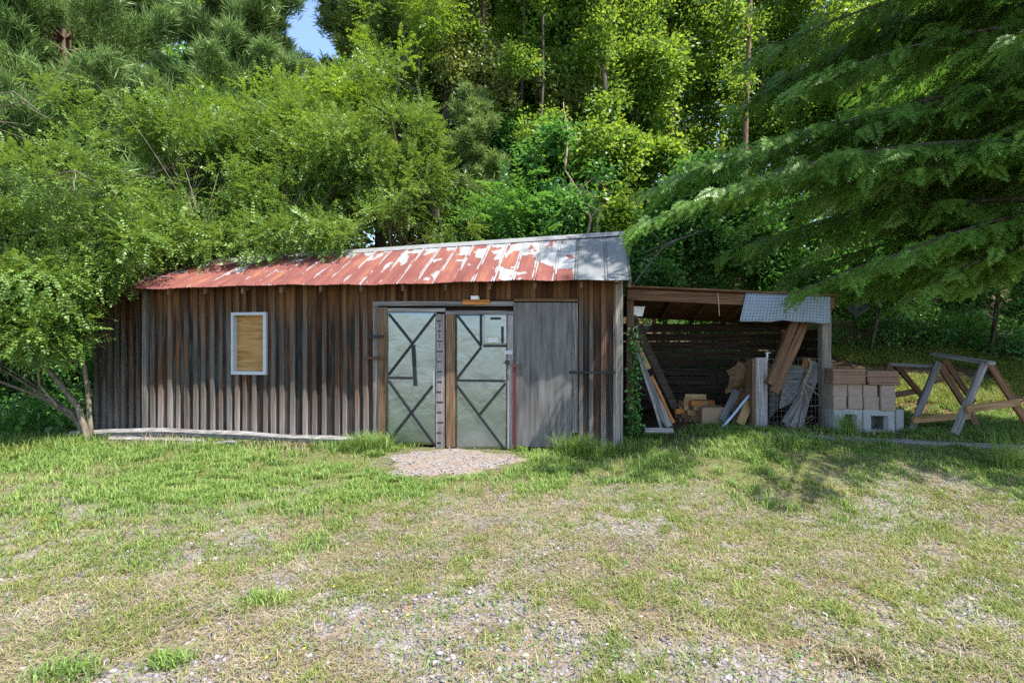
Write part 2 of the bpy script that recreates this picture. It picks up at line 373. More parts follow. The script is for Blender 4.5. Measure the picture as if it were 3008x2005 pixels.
M['white_pine'] = leafmat('white_pine_needle', [(0, (.075, .15, .045)), (.5, (.165, .27, .08)), (1, (.30, .39, .14))], .3, (.2, .32, .08), .45, .35)
M['scrub_pine'] = leafmat('scrub_pine_needle', [(0, (.06, .11, .03)), (.5, (.14, .22, .055)), (1, (.26, .34, .09))], .3, (.25, .33, .05), .45, .35)
M['hemlock'] = leafmat('hemlock_needle', [(0, (.04, .11, .025)), (.45, (.135, .26, .042)), (.8, (.21, .37, .06)), (1, (.31, .45, .09))], .45, (.14, .32, .04), .42, .4)
M['wood_mass'] = leafmat('far_leaf', [(0, (.04, .10, .018)), (.5, (.11, .22, .03)), (1, (.32, .40, .06))], .55, (.36, .46, .03), .5, .3, .35)
M['grass'] = leafmat('grass_blade', [(0, (.06, .12, .025)), (.4, (.12, .215, .04)), (.72, (.20, .29, .065)), (1, (.36, .37, .14))], .3, (.26, .38, .04), .5, .3, 1.2)
M['yellow_grass'] = leafmat('sparse_grass_blade', [(0, (.07, .12, .02)), (.4, (.145, .20, .04)), (.8, (.26, .27, .07)), (1, (.38, .32, .13))], .3, (.34, .38, .05), .5, .3, 1.5)
M['straw'] = leafmat('dry_straw', [(0, (.10, .078, .045)), (.5, (.235, .19, .11)), (1, (.43, .365, .235))], .15, (.45, .36, .2), .7, .2, 2)
M['weed'] = leafmat('weed_leaf', [(0, (.075, .14, .045)), (.5, (.13, .22, .07)), (1, (.22, .30, .12))], .3, (.2, .36, .05), .5, .35, 2)
M['dead_leaf'] = leafmat('fallen_leaf', [(0, (.10, .05, .025)), (.5, (.24, .13, .06)), (1, (.42, .27, .15))], .15, (.4, .25, .1), .7, .2, 2)
M['petal'] = plain('yellow_petal', (.75, .55, .03), .6, 0, .1, 30)

# ------------------------------------------------------------------ light
SUN_EL = R(63); th = Vector((.838, -.546, 0)).normalized()
to_sun = (th*math.cos(SUN_EL)+Vector((0, 0, math.sin(SUN_EL)))).normalized()
sd = bpy.data.lights.new('sun', 'SUN'); sd.energy = 4.9; sd.angle = R(.55); sd.color = (1, .95, .87)
so = bpy.data.objects.new('sun', sd); COL.objects.link(so); so.rotation_euler = to_sun.to_track_quat('Z', 'Y').to_euler(); so.location = (10, -5, 30)
w = bpy.data.worlds.new('World'); scene.world = w; w.use_nodes = True
nt = w.node_tree; bg = nt.nodes['Background']; sk = nt.nodes.new('ShaderNodeTexSky'); sk.sky_type = 'NISHITA'
sk.sun_disc = False; sk.sun_elevation = SUN_EL; sk.sun_rotation = math.atan2(th.x, th.y); sk.air_density = 1.0; sk.dust_density = .6; sk.ozone_density = 1.5
nt.links.new(sk.outputs[0], bg.inputs[0]); bg.inputs[1].default_value = .15
scene.view_settings.view_transform = 'Standard'; scene.view_settings.look = 'None'; scene.view_settings.exposure = 1.38; scene.view_settings.gamma = 1
scene.cycles.max_bounces = 8; scene.cycles.diffuse_bounces = 5; scene.cycles.glossy_bounces = 3; scene.cycles.transmission_bounces = 5
scene.cycles.caustics_reflective = False; scene.cycles.caustics_refractive = False; scene.cycles.sample_clamp_indirect = 6
scene.cycles.use_denoising = False

# ------------------------------------------------------------------ ground sheet
def lushness(x, y):
    left = 1-ss(-1.2, 1.2, x)
    edge = 4.35*left+4.6*(1-left)
    wob = 1.3*(n2(x, y, .8, 4)-.5)+.7*(n2(x, y, 2.3, 5)-.5)
    l = ss(edge-.75, edge+1.0, y+wob)
    rut = ss(.52, .72, n2(x*.6, y*1.6, 1.3, 6))
    l = l*(1-.55*rut*(1-ss(5.2, 6.2, y)))
    return np.clip(l, 0, 1)
def in_pad(x, y):
    cx, cy = -.80, 6.72
    r = np.sqrt(((x-cx)/1.02)**2+((y-cy)/.95)**2)+.28*(n2(x, y, 2.4, 9)-.5)
    return r
def axis(vals):
    out = []
    for a, b, st in vals: out += list(np.arange(a, b, st))
    return np.array(out+[vals[-1][1]])
gx = axis([(-300, -60, 40), (-60, -16, 2.5), (-16, -9, .35), (-9, 9, .11), (9, 16, .35), (16, 60, 2.5), (60, 300, 40)])
gy = axis([(-120, -10, 22), (-10, 1, 1), (1, 9, .11), (9, 18, .3), (18, 60, 2), (60, 400, 34)])
X, Y = np.meshgrid(gx, gy); Zg = gz(X, Y)
Zg = Zg + .012*(n2(X, Y, 3.1, 7)-.5)*ss(0, 2, Y)*(1-ss(8, 9, Y))
nx, ny = len(gx), len(gy); idx = np.arange(nx*ny).reshape(ny, nx)
F = np.stack([idx[:-1, :-1], idx[:-1, 1:], idx[1:, 1:], idx[1:, :-1]], -1).reshape(-1, 4)
me = bpy.data.meshes.new('ground'); me.vertices.add(nx*ny); me.vertices.foreach_set('co', np.stack([X, Y, Zg], -1).astype(np.float32).reshape(-1))
me.loops.add(F.size); me.loops.foreach_set('vertex_index', F.astype(np.int32).reshape(-1)); me.polygons.add(len(F)); me.polygons.foreach_set('loop_start', np.arange(0, F.size, 4, dtype=np.int32)); me.update(calc_edges=True)
me.polygons.foreach_set('use_smooth', [True]*len(F))
at = me.attributes.new('lush', 'FLOAT', 'POINT'); at.data.foreach_set('value', lushness(X, Y).astype(np.float32).reshape(-1))
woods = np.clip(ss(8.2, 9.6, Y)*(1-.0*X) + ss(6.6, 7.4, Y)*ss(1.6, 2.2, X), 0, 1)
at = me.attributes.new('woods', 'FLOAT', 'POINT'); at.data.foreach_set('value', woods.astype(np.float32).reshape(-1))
tag(link('ground', me, M['ground']), kind='structure')
# gravel apron before the doors
pv = []; pf = []; N = 56; RG = 14
for j in range(RG+1):
    for i in range(N):
        a = 2*math.pi*i/N; lo = 0.0
        k = j/RG*(1+.10*math.sin(3*a+1)+.09*math.sin(5*a+.4)+.06*math.sin(11*a+2)+.05*math.sin(17*a))
        x = -.80+1.0*k*math.cos(a); y = 6.72+.92*k*math.sin(a)
        pv.append((x, y, gz1(x, y)+.010-.030*(j/RG)**6))
for j in range(RG):
    for i in range(N): pf.append((j*N+i, j*N+(i+1) % N, (j+1)*N+(i+1) % N, (j+1)*N+i))
tag(polys('gravel_path', pv, pf, M['pad'], smooth=True), kind='structure')

# ------------------------------------------------------------------ the shed
shed = empty('wooden_shed', (OX, OY, 0), -YAW)
tag(shed, 'weathered board and batten shed with rusty metal roof and zinc clad doors', 'shed')
OV = -.35
def lp(sx, d=0): return L(sx, 1000, d).x
s_left, s_right = lp(428), lp(1826)
win = [L(684, 917), L(786, 917), L(684, 1098)]
ws0, ws1 = win[0].x, win[1].x; wz1 = win[0].z; wz0 = win[2].z
door_l = L(*Z2(95, 600)).x; ply_r = L(*Z2(1335, 600)).x; lint_z = L(*Z2(500, 500)).z
def wall_boards(mb, s0, s1, d, z0, z1, holes=(), step=.168, bw=(.058, .082), bt=(.024, .036), zb=None):
    s = s0; edges = [s0]
    while s < s1-.05:
        s += step*random.uniform(.78, 1.22); edges.append(min(s, s1))
    edges[-1] = s1; main = list(edges[:-1]); edges = sorted(edges+[h for hh in holes for h in hh[:2] if s0 < h < s1])
    def spans(a, b, lo, hi):
        sp = [(lo, hi)]
        for (ha, hb, hz0, hz1) in holes:
            if b > ha+.004 and a < hb-.004:
                ns = []
                for (p, q) in sp:
                    if hz0 > p: ns.append((p, min(q, hz0)))
                    if hz1 < q: ns.append((max(p, hz1), q))
                sp = [x for x in ns if x[1]-x[0] > .03]
        return sp
    for a, b in zip(edges[:-1], edges[1:]):
        dd = d+random.uniform(0, .006); lo = z0+random.uniform(-.04, .05)
        if b-a < .008: continue
        for p, q in spans(a, b, lo, z1): mb.box(a+.002, b-.003, dd, dd+.022, p, q)
    mb.nboard = len(mb.v)
    for e in main:
        w = random.uniform(*bw)/2; tk = random.uniform(*bt); lo = z0+random.uniform(-.05, .06); o = random.uniform(-.008, .008); tl = random.uniform(-.012, .012)
        c = e+o
        for p, q in spans(c-w, c+w, lo, z1-.002):
            k0 = tl*(p-z0)/(z1-z0); k1 = tl*(q-z0)/(z1-z0)
            ws = [random.uniform(.9, 1.08)*w for _ in range(2)]
            mb.prism([(c-ws[0]+k0, d-.002, p), (c+ws[0]+k0, d-.002, p), (c+ws[0]*.92+k0, d-tk, p), (c-ws[0]*.92+k0, d-tk, p)],
                     [(c-ws[1]+k1, d-.002, q), (c+ws[1]+k1, d-.002, q), (c+ws[1]*.92+k1, d-tk, q), (c-ws[1]*.92+k1, d-tk, q)])
WT = 2.50
def batten(mb, o):
    a = o.data.attributes.new('batten', 'FLOAT', 'POINT'); v = np.zeros(len(mb.v), np.float32); v[mb.nboard:] = 1; a.data.foreach_set('value', v)
mb = MB()
wall_boards(mb, s_left, s_right, 0, .02, WT, holes=[(ws0, ws1, wz0, wz1), (door_l, ply_r-.01, -1, lint_z)])
batten(mb, mb.build('wall', M['barn_wood'], shed))
mb = MB(); wall_boards(mb, L(285, 1000, .25).x, s_left-.03, .25, .02, WT, step=.15)
batten(mb, mb.build('annex_wall', M['barn_wood'], shed))
mb = MB()   # gable and rear walls
DB = 2.33
mb.box(s_right-.025, s_right, .03, DB, 0, 2.45); mb.prism([(s_right-.025, .0, 2.45), (s_right-.025, DB, 2.45), (s_right-.025, DB/2, 3.2)], [(s_right, .0, 2.45), (s_right, DB, 2.45), (s_right, DB/2, 3.2)])
for k in range(17):
    y = .06+k*.135; top = 2.42+.72*min(y, DB-y)/(DB/2)
    mb.box(s_right+.001, s_right+.024, y, y+.05, .1, top)
mb.build('side_wall', M['barn_wood'], shed)
mb = MB(); mb.box(L(285, 1000, .25).x, s_right-.03, DB, DB+.03, 0, 2.5); mb.box(L(285, 1000, .25).x, L(285, 1000, .25).x+.03, .29, DB-.005, 0, 2.6); mb.build('rear_wall', M['barn_wood'], shed)
# --- roof
RS0, RS1 = -6.62, L(1850, 812, OV).x
seams = [1.85, 2.26]; s = 1.85
while s > RS0+.3: s -= .284; seams.insert(0, s)
def ridge_z(s): return 3.30-.115*min(1, max(0, (2.58-s)/3.3))-.035*max(0, -s-.7)
xs = []; sc = []; rz = []
allseam = [RS0]+seams+[RS1]
for i in range(len(allseam)-1):
    a, b = allseam[i], allseam[i+1]; w = b-a
    for (o, h) in ((0, .022 if i else 0), (.010, 0), (.026, 0), (.036, .019), (.046, 0)):
        xs.append(a+o); sc.append(i+o/w); rz.append(h)
    for f in (.3, .45, .6, .8):
        xs.append(a+w*f); sc.append(i+f); rz.append(.004 if f == .45 else 0)
    xs.append(b-.010); sc.append(i+1-.010/w); rz.append(0)
xs.append(RS1); sc.append(len(allseam)-1.0001); rz.append(.012)
RD = .988; NR = 16; V = []; AS = []; AU = []
for j in range(NR+1):
    f = j/NR
    for x, c, h in zip(xs, sc, rz):
        e = 2.405+.012*math.sin(x*1.7)+.006*math.sin(x*7.3); r_ = ridge_z(x)
        d = OV+(RD-OV)*f
        dent = .007*(float(vnoise(np.array([x*2.2, f*3, 4.2])))-.5)
        V.append((x, d+(.012*math.sin(x*9.1)+.006*math.sin(x*23) if j == 0 else 0), e+(r_-e)*f+h+dent)); AS.append(c); AU.append(f)
nc = len(xs); Fr = [(j*nc+i, j*nc+i+1, (j+1)*nc+i+1, (j+1)*nc+i) for j in range(NR) for i in range(nc-1)]
ro = polys('roof', V, Fr, M['rust_roof'], shed)
for nm, vals in (('seam', AS), ('upslope', AU)):
    a = ro.data.attributes.new(nm, 'FLOAT', 'POINT'); a.data.foreach_set('value', np.array(vals, np.float32))
md = ro.modifiers.new('thickness', 'SOLIDIFY'); md.thickness = .006; md.offset = -1
mb = MB()
for x0, x1 in zip(np.linspace(RS0, RS1, 13)[:-1], np.linspace(RS0, RS1, 13)[1:]):
    mb.prism([(x0, RD+.03, ridge_z(x0)-.03), (x0, 2.7, 2.40), (x0, 2.7, 2.39), (x0, RD+.03, ridge_z(x0)-.04)], [(x1, RD+.03, ridge_z(x1)-.03), (x1, 2.7, 2.40), (x1, 2.7, 2.39), (x1, RD+.03, ridge_z(x1)-.04)])
o = mb.build('rear_roof', M['rust_roof'], shed)
mb = MB()
st = np.linspace(RS0-.0, RS1+.01, 15)
for x0, x1 in zip(st[:-1], st[1:]):
    a, b = ridge_z(x0), ridge_z(x1)
    mb.prism([(x0, RD-.13, a-.062), (x0, RD, a+.03), (x0, RD+.13, a-.062), (x0, RD, a+.018)], [(x1, RD-.13, b-.062), (x1, RD, b+.03), (x1, RD+.13, b-.062), (x1, RD, b+.018)])
mb.build('ridge_cap', plain('ridge_zinc', (.22, .22, .225), .6, .3, .3, 8), shed)
mb = MB(); e0, r0 = 2.405+.012*math.sin(RS1*1.7), ridge_z(RS1)
mb.prism([(RS1-.002, OV-.01, e0-.035), (RS1+.022, OV-.01, e0-.035), (RS1+.022, OV-.01, e0+.012), (RS1-.002, OV-.01, e0+.012)], [(RS1-.002, RD, r0-.035), (RS1+.022, RD, r0-.035), (RS1+.022, RD, r0+.018), (RS1-.002, RD, r0+.018)])
mb.build('rake_trim', plain('dark_trim', (.06, .062, .065), .5, .3, .2, 10), shed)
mb = MB()     # rafters under the eave, soffit boards
for k in range(15):
    x = -6.4+k*.64
    mb.prism([(x, OV+.04, 2.30), (x+.04, OV+.04, 2.30), (x+.04, OV+.04, 2.385), (x, OV+.04, 2.385)], [(x, .9, 2.93), (x+.04, .9, 2.93), (x+.04, .9, 3.03), (x, .9, 3.03)])
mb.build('rafter', M['brown_wood'], shed)
# --- trim
mb = MB(); rb(mb, Z2, 1565, 355, 1592, 1372, -.035, .06); rb(mb, Z2, 1594, 360, 1609, 1372, -.022, .05); mb.build('corner_board', M['upright_mid'], shed)
mb = MB(); q = L(428, 1000).x; mb.box(q-.03, q+.055, -.04, .28, .02, 2.42); mb.build('corner_board', M['upright_grey'], shed)
mb = MB(); rb(mb, Z2, 93, 503, 948, 531, -.05, .07); mb.build('lintel', M['grey_wood'], shed)
mb = MB(); rb(mb, Z2, 94, 532, 122, 1372, -.035, .06); mb.build('door_jamb', M['upright_grey'], shed)
mb = MB(); rb(mb, Z2, 124, 540, 180, 1372, -.048, .07); mb.build('hinge_post', M['upright_brown'], shed)
mb = MB(); rb(mb, Z2, 950, 487, 1338, 503, -.075, .075); mb.build('track_board', M['brown_wood'], shed)
mb = MB(); rb(mb, Z2, 637, 493, 801, 523, -.075, .024); mb.build('nailer_board', M['orange_wood'], shed)
lampb = MB(); rb(lampb, Z2, 687, 470, 731, 492, -.12, .10); lamp = lampb.build('lamp_base', M['white_plastic'], shed)
mb = MB(); rb(mb, Z2, 700, 474, 722, 489, -.128, .008); mb.build('lens', M['steel'], lamp)
snb = MB(); rb(snb, Z2, 1562, 360, 1581, 385, -.10, .06); sn = snb.build('sensor', M['white_plastic'], shed)
mb = MB(); rb(mb, Z2, 1566, 386, 1577, 398, -.09, .03); mb.build('sensor_eye', M['black_iron'], sn)
# dark sheet standing in for the interior shade behind the door gaps
mb = MB(); q0 = L(*Z2(95, 540), .12); q1 = L(*Z2(1330, 540), .12); mb.box(q0.x, q1.x, .10, .13, .0, q0.z+.15); mb.build('interior_shade_sheet', M['dark_wood'], shed)
# --- window
wf = MB(); c = [L(684, 917), L(786, 917), L(786, 1098), L(684, 1098)]
x0, x1, z1, z0 = c[0].x, c[1].x, c[0].z, c[3].z
wo = empty('window'); wo.parent = shed
for (a, b, p, q, nm) in ((x0, x0+.034, z0, z1, 'l'), (x1-.05, x1, z0, z1, 'r')): wf.box(a, b, -.045, .08, p, q)
wf.box(x0+.034, x1-.05, -.043, .08, z1-.045, z1); wf.box(x0+.034, x1-.05, -.043, .08, z0, z0+.05)
wf.build('frame', M['white_paint'], wo)
mb = MB(); mb.box(x0+.036, x1-.052, .05, .062, z0+.052, z1-.047); mb.build('plywood_infill', M['new_plywood'], wo)
mb = MB()
for (u, v) in ((.15, .06), (.8, .06), (.15, .94), (.8, .94), (.5, .9)):
    cx = x0+(x1-x0)*u*.75+.06; cz = z0+.05+(z1-z0-.1)*v; mb.prism([(cx+.006*math.cos(a), .0499, cz+.006*math.sin(a)) for a in np.linspace(0, 6.28, 8)[:-1]], [(cx+.006*math.cos(a), .047, cz+.006*math.sin(a)) for a in np.linspace(0, 6.28, 8)[:-1]])
mb.build('nail', M['rusty_iron'], wo)
# --- doors
def strap(parent, a, b, w=.036, d=-.075, mat='black_iron'):
    p, q = L(*Z2(*a), d), L(*Z2(*b), d); m = MB(); m.bar(p, q, w, .012, (0, 1, 0), .002); return m.build('brace', M[mat], parent)
def metal_sheet(parent, x0, y0, x1, y1, d, nm='metal_panel'):
    V = []; F = []; nx_, nz_ = 18, 40
    for j in range(nz_+1):
        for i in range(nx_+1):
            q = L(*Z2(x0+(x1-x0)*i/nx_, y0+(y1-y0)*j/nz_), d)
            bul = .010*(float(vnoise(np.array([q.x*4, q.z*3.2, 1.5+d])))-.5)+.004*(float(vnoise(np.array([q.x*11, q.z*9, 6.5])))-.5)
            V.append((q.x, d+bul, q.z))
    for j in range(nz_):
        for i in range(nx_): F.append((j*(nx_+1)+i, (j+1)*(nx_+1)+i, (j+1)*(nx_+1)+i+1, j*(nx_+1)+i+1))
    o = polys(nm, V, F, M['door_metal'], parent, True); m = o.modifiers.new('thickness', 'SOLIDIFY'); m.thickness = .004; m.offset = 0
    return o
def nails(parent, pts, d, nm='nail'):
    m = MB()
    for p in pts:
        q = L(*Z2(*p), d); m.prism([(q.x+.005*math.cos(a), d, q.z+.005*math.sin(a)) for a in np.linspace(0, 6.283, 7)[:-1]], [(q.x+.003*math.cos(a), d-.005, q.z+.003*math.sin(a)) for a in np.linspace(0, 6.283, 7)[:-1]])
    m.build(nm, M['rusty_iron'], parent)
d1 = empty('door'); d1.parent = shed
metal_sheet(d1, 181, 560, 478, 1372, -.062)
mb = MB(); rb(mb, Z2, 181, 545, 530, 566, -.075, .05); mb.build('top_rail', M['pale_wood'], d1)
lad = MB(); rb(lad, Z2, 476, 580, 527, 1390, -.080, .05); ld = lad.build('ruled_stile', M['upright_pale'], d1)
mb = MB()
for k in range(13):
    y = 622+k*61.5; rb(mb, Z2, 481+random.uniform(-2, 4), y-4, 513+random.uniform(-8, 8), y+4, -.0825, .002)
    if k < 4: rb(mb, Z2, 497, y+12, 501, y+42, -.0825, .002)
mb.build('ruled_mark', M['black_iron'], d1)
for a, b in (((190, 580), (330, 755)), ((474, 577), (186, 950)), ((188, 966), (332, 968)), ((188, 985), (463, 1368)), ((455, 1015), (192, 1345))): strap(d1, a, b)
o = strap(d1, (336, 768), (350, 1015), .05, -.085); o.name = 'latch_bar'
nails(d1, [(193, y) for y in range(600, 1360, 62)]+[(466, y) for y in range(600, 1360, 75)]+[(250, 700), (330, 640), (400, 620), (220, 760)], -.067)
mb = MB(); rb(mb, Z2, 458, 925, 468, 1065, -.092, .02); mb.build('pull_bar', M['steel'], d1)
for (xa, xb, y) in ((62, 155, 716), (46, 196, 846)):
    m = MB(); rb(m, Z2, xa, y-8, xb, y+8, -.066, .016); h = m.build('hinge', M['black_iron' if y < 800 else 'rusty_iron'], d1)
    q = L(*Z2(122, y), -.072); m = MB(); m.tube([(q.x, -.072, q.z-.045), (q.x, -.072, q.z+.045)], .011, 8); m.build('hinge_pin', M['rusty_iron'], d1)
d2 = empty('door'); d2.parent = shed
metal_sheet(d2, 595, 578, 907, 1400, -.060)
mb = MB(); rb(mb, Z2, 533, 560, 946, 582, -.074, .05); mb.build('top_rail', M['grey_wood'], d2)
mb = MB(); rb(mb, Z2, 536, 583, 591, 1386, -.082, .06); mb.build('meeting_stile', M['upright_brown'], d2)
mb = MB(); rb(mb, Z2, 909, 586, 944, 1397, -.078, .055); mb.build('latch_stile', M['upright_pale'], d2)
for a, b in (((605, 590), (750, 775)), ((750, 780), (600, 974)), ((748, 582), (748, 768)), ((762, 773), (904, 773)), ((600, 982), (896, 986)), ((597, 1005), (890, 1398)), ((897, 1000), (742, 1185))): strap(d2, a, b, .034, -.073)
metal_sheet(d2, 766, 583, 904, 762, -.070, 'patch_plate')
m = MB(); rb(m, Z2, 805, 600, 868, 614, -.080, .004); m.build('slot', M['black_iron'], d2)
m = MB(); rb(m, Z2, 871, 655, 886, 756, -.080, .004); m.build('slot', M['black_iron'], d2)
m = MB(); rb(m, Z2, 795, 726, 853, 747, -.079, .003); sk_ = m.build('sticker', M['white_plastic'], d2)
m = MB()
for x in (799, 807, 813, 822, 828, 838, 844): rb(m, Z2, x, 731, x+5, 741, -.0803, .001)
m.build('print', plain('grey_ink', (.3, .3, .32), .7), d2)
nails(d2, [(601, y) for y in range(600, 1390, 66)]+[(900, y) for y in range(620, 1390, 60)]+[(690, 705), (740, 885), (745, 1100), (610, 1240), (742, 1275)], -.066)
m = MB(); rb(m, Z2, 891, 801, 940, 824, -.098, .018); hs = m.build('hasp', M['white_paint'], d2)
q = L(*Z2(909, 870), -.11); m = MB(); m.tube([q+Vector((.022*math.cos(a), 0, .02+.03*math.sin(a))) for a in np.linspace(0, math.pi, 9)], .005, 6); sh = m.build('shackle', M['steel'], d2)
m = MB(); m.box(q.x-.03, q.x+.03, -.125, -.095, q.z-.035, q.z+.022); m.build('padlock', M['black_iron'], d2)
m = MB(); m.tube([L(*Z2(*p), -.115) for p in ((880, 878), (900, 872), (918, 880), (940, 884), (958, 878), (970, 890), (962, 902), (945, 892))], .006, 6); m.build('chain', M['rusty_iron'], d2)
# plywood sliding panel
d3 = empty('door'); d3.parent = shed
m = MB(); q = [L(*Z2(x, y), -.062) for x, y in ((948, 1384), (1300, 1386), (1299, 511), (946, 511))]
m.prism([Vector((v.x, -.044, v.z)) for v in q], q); m.build('plywood_panel', M['plywood'], d3)
m = MB(); rb(m, Z2, 1303, 512, 1335, 1300, -.055, .04); m.build('side_strip', M['upright_grey'], d3)
m = MB(); rb(m, Z2, 1283, 926, 1565, 940, -.072, .014); m.build('strap_hinge', M['black_iron'], d3)
m = MB(); q = L(*Z2(957, 880), -.085); q2 = L(*Z2(958, 1392), -.085); m.box(q.x-.032, q.x+.012, -.105, -.064, q2.z, q.z); m.build('red_rail', M['red_paint'], d3)
nails(d3, [(1308, 540), (1312, 660), (1306, 860), (1310, 1070), (965, 530), (1290, 530)], -.066)

# ------------------------------------------------------------------ open lean-to on the right
lean = empty('open_lean_to', WL(4, .5, gz1(*WL(4, .5, 0).xy))); LM = lean.location.copy()
lean.rotation_euler.z = -YAW
tag(lean, 'low open fronted timber lean-to with slatted rear wall beside the shed', 'lean-to')
bpy.context.view_layer.update()
IL = (Matrix.Translation(LM) @ Matrix.Rotation(-YAW, 4, 'Z')).inverted() @ SHEDM    # shed-local -> lean-to local
def lmb(mb, name, mat, parent=lean):
    mb.v = [tuple(IL @ Vector(v)) for v in mb.v]; return mb.build(name, M[mat], parent)
D0 = .5; D1 = 2.15
sl = L(1848, 1000, D0).x; sr = L(2430, 1000, D0).x
zl, zr = L(1848, 846, D0).z, L(2430, 872, D0).z
def topz(s, d): return zl+(zr-zl)*(s-sl)/(sr-sl)-.19*(d-D0)
m = MB(); m.prism([(sl-.03, D0-.03, topz(sl, D0)-.17), (sl-.03, D0+.02, topz(sl, D0)-.17), (sl-.03, D0+.02, topz(sl, D0)-.015), (sl-.03, D0-.03, topz(sl, D0)-.015)],
                  [(sr+.08, D0-.03, topz(sr, D0)-.17), (sr+.08, D0+.02, topz(sr, D0)-.17), (sr+.08, D0+.02, topz(sr, D0)-.015), (sr+.08, D0-.03, topz(sr, D0)-.015)]); lmb(m, 'front_beam', 'brown_wood')
m = MB(); m.prism([(sl-.03, D0-.09, topz(sl, D0-.09)), (sl-.03, D1+.15, topz(sl, D1+.15)), (sl-.03, D1+.15, topz(sl, D1+.15)+.02), (sl-.03, D0-.09, topz(sl, D0-.09)+.02)],
                  [(sr+.10, D0-.09, topz(sr+.10, D0-.09)), (sr+.10, D1+.15, topz(sr+.10, D1+.15)), (sr+.10, D1+.15, topz(sr+.10, D1+.15)+.02), (sr+.10, D0-.09, topz(sr+.10, D0-.09)+.02)]); lmb(m, 'roof', 'brown_wood')
m = MB()
for k in range(6):
    s = sl+.1+k*.53
    m.prism([(s, D0+.03, topz(s, D0)-.10), (s+.04, D0+.03, topz(s, D0)-.10), (s+.04, D0+.03, topz(s, D0)-.004), (s, D0+.03, topz(s, D0)-.004)], [(s, D1, topz(s, D1)-.10), (s+.04, D1, topz(s, D1)-.10), (s+.04, D1, topz(s, D1)-.004), (s, D1, topz(s, D1)-.004)])
lmb(m, 'rafter', 'brown_wood')
m = MB()      # loose ribbed roofing sheet sticking out past the right post
def Z4(x, y): return 2350+x/3.135, 900+y/3.135
for k in range(7):
    f = k/6; a = P(*Z4(435+130*f, 12-75*f), 8.3); b = P(*Z4(520+120*f, 88-72*f), 8.1); up_ = Vector((-.3, -.8, .5))
    inv_ = SHEDM.inverted(); m.bar(inv_ @ a, inv_ @ b, .048 if k % 2 else .03, .012 if k % 2 else .03, up_)
lmb(m, 'corrugated_sheet', 'weathered_tin')
for (s, w, mt) in ((sl+.02, .10, 'upright_brown'), (sr, .125, 'upright_mid')):
    m = MB(); wp = WL(s, D0, 0); m.box(s-w/2, s+w/2, D0+.022, D0+.022+w, gz1(wp.x, wp.y)-.1, topz(s, D0)-.02); lmb(m, 'post', mt)
for s in (sl+.1, sr-.03):
    m = MB(); m.box(s-.05, s+.05, D1-.10, D1, .1, topz(s, D1)-.11); lmb(m, 'post', 'upright_brown')
m = MB(); m.bar((sl+.06, D0+.16, 1.95), (sl+.72, D0+.35, .55), .11, .05, (0, 1, 0)); lmb(m, 'brace', 'dark_wood')
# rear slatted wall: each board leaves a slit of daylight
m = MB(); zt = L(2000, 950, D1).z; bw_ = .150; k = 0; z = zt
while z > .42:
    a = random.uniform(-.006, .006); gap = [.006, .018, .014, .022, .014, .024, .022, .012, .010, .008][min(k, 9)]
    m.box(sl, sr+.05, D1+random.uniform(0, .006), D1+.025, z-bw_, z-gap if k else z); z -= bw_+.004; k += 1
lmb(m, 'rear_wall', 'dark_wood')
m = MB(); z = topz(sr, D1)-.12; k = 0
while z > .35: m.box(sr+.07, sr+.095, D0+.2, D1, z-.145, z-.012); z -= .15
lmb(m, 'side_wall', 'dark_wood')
# --- tarp hanging over the beam
V = []; AV = []; F = []; nu, nv = 46, 16
for j in range(nv+1):
    for i in range(nu+1):
        u, v = i/nu, j/nv
        top = Vector((1138+722*u, 228+22*u)); bot = Vector((1083+772*u, 468+14*u+7*math.sin(u*9)+4*math.sin(u*21+1)))
        x, y = top*(1-v)+bot*v
        d = D0-.045-.03*math.sin(v*math.pi*.5)-.022*(float(vnoise(np.array([u*6, v*2, 2.5])))-.5)*v*2-.012*math.sin(u*34+v*2)*v
        V.append(SHEDM @ L(*Z3(x, y), d)); AV.append((u*1.62, v*.55, 0))
for j in range(nv):
    for i in range(nu): F.append((j*(nu+1)+i, (j+1)*(nu+1)+i, (j+1)*(nu+1)+i+1, j*(nu+1)+i+1))
tp = polys('tarp', V, F, M['tarp'], None, True); a = tp.data.attributes.new('weave', 'FLOAT_VECTOR', 'POINT'); a.data.foreach_set('vector', np.array(AV, np.float32).reshape(-1))
md = tp.modifiers.new('thickness', 'SOLIDIFY'); md.thickness = .002
tag(tp, 'pale blue woven tarp with square grid hanging over the lean-to beam', 'tarp')
def z3p(x, y, d): return Lw(*Z3(x, y), d)
# --- boards and clutter inside
lb = [((168, 620), (412, 1382), .035, .018, 'grey_wood', .62, .40, 'thin grey board leaning outermost on the lean-to left post'),
      ((182, 650), (450, 1372), .06, .02, 'grey_wood', .66, .42, 'weathered grey board in the middle of the leaning boards'),
      ((196, 660), (300, 880), .10, .02, 'tan_wood', .72, .60, 'short yellowish board leaning against the lean-to left post'),
      ((270, 900), (487, 1366), .08, .02, 'pale_wood', .60, .43, 'pale blue-grey split board among the leaning boards'),
      ((330, 940), (520, 1340), .045, .025, 'orange_wood', .66, .46, 'orange edged board, innermost of the leaning boards'),
      ((250, 1010), (440, 1376), .03, .02, 'dark_wood', .58, .41, 'dark narrow batten between the grey leaning boards')]
for a, b, w, t_, mt, da, db, lab in lb:
    tag(plank('leaning_board', z3p(*a, da), z3p(*b, db), w, t_, M[mt], up=(-.1, -1, .2)), lab, 'board', 'boards leaning inside the lean-to left post')
m = MB()
cpts = []
for k in range(64):
    a = k/64*2*math.pi*4; cpts.append(z3p(192+20*math.cos(a)+5*math.sin(k*.7), 568+50*math.sin(a)+3*math.sin(k*1.1), .50+.012*math.sin(k*.9)))
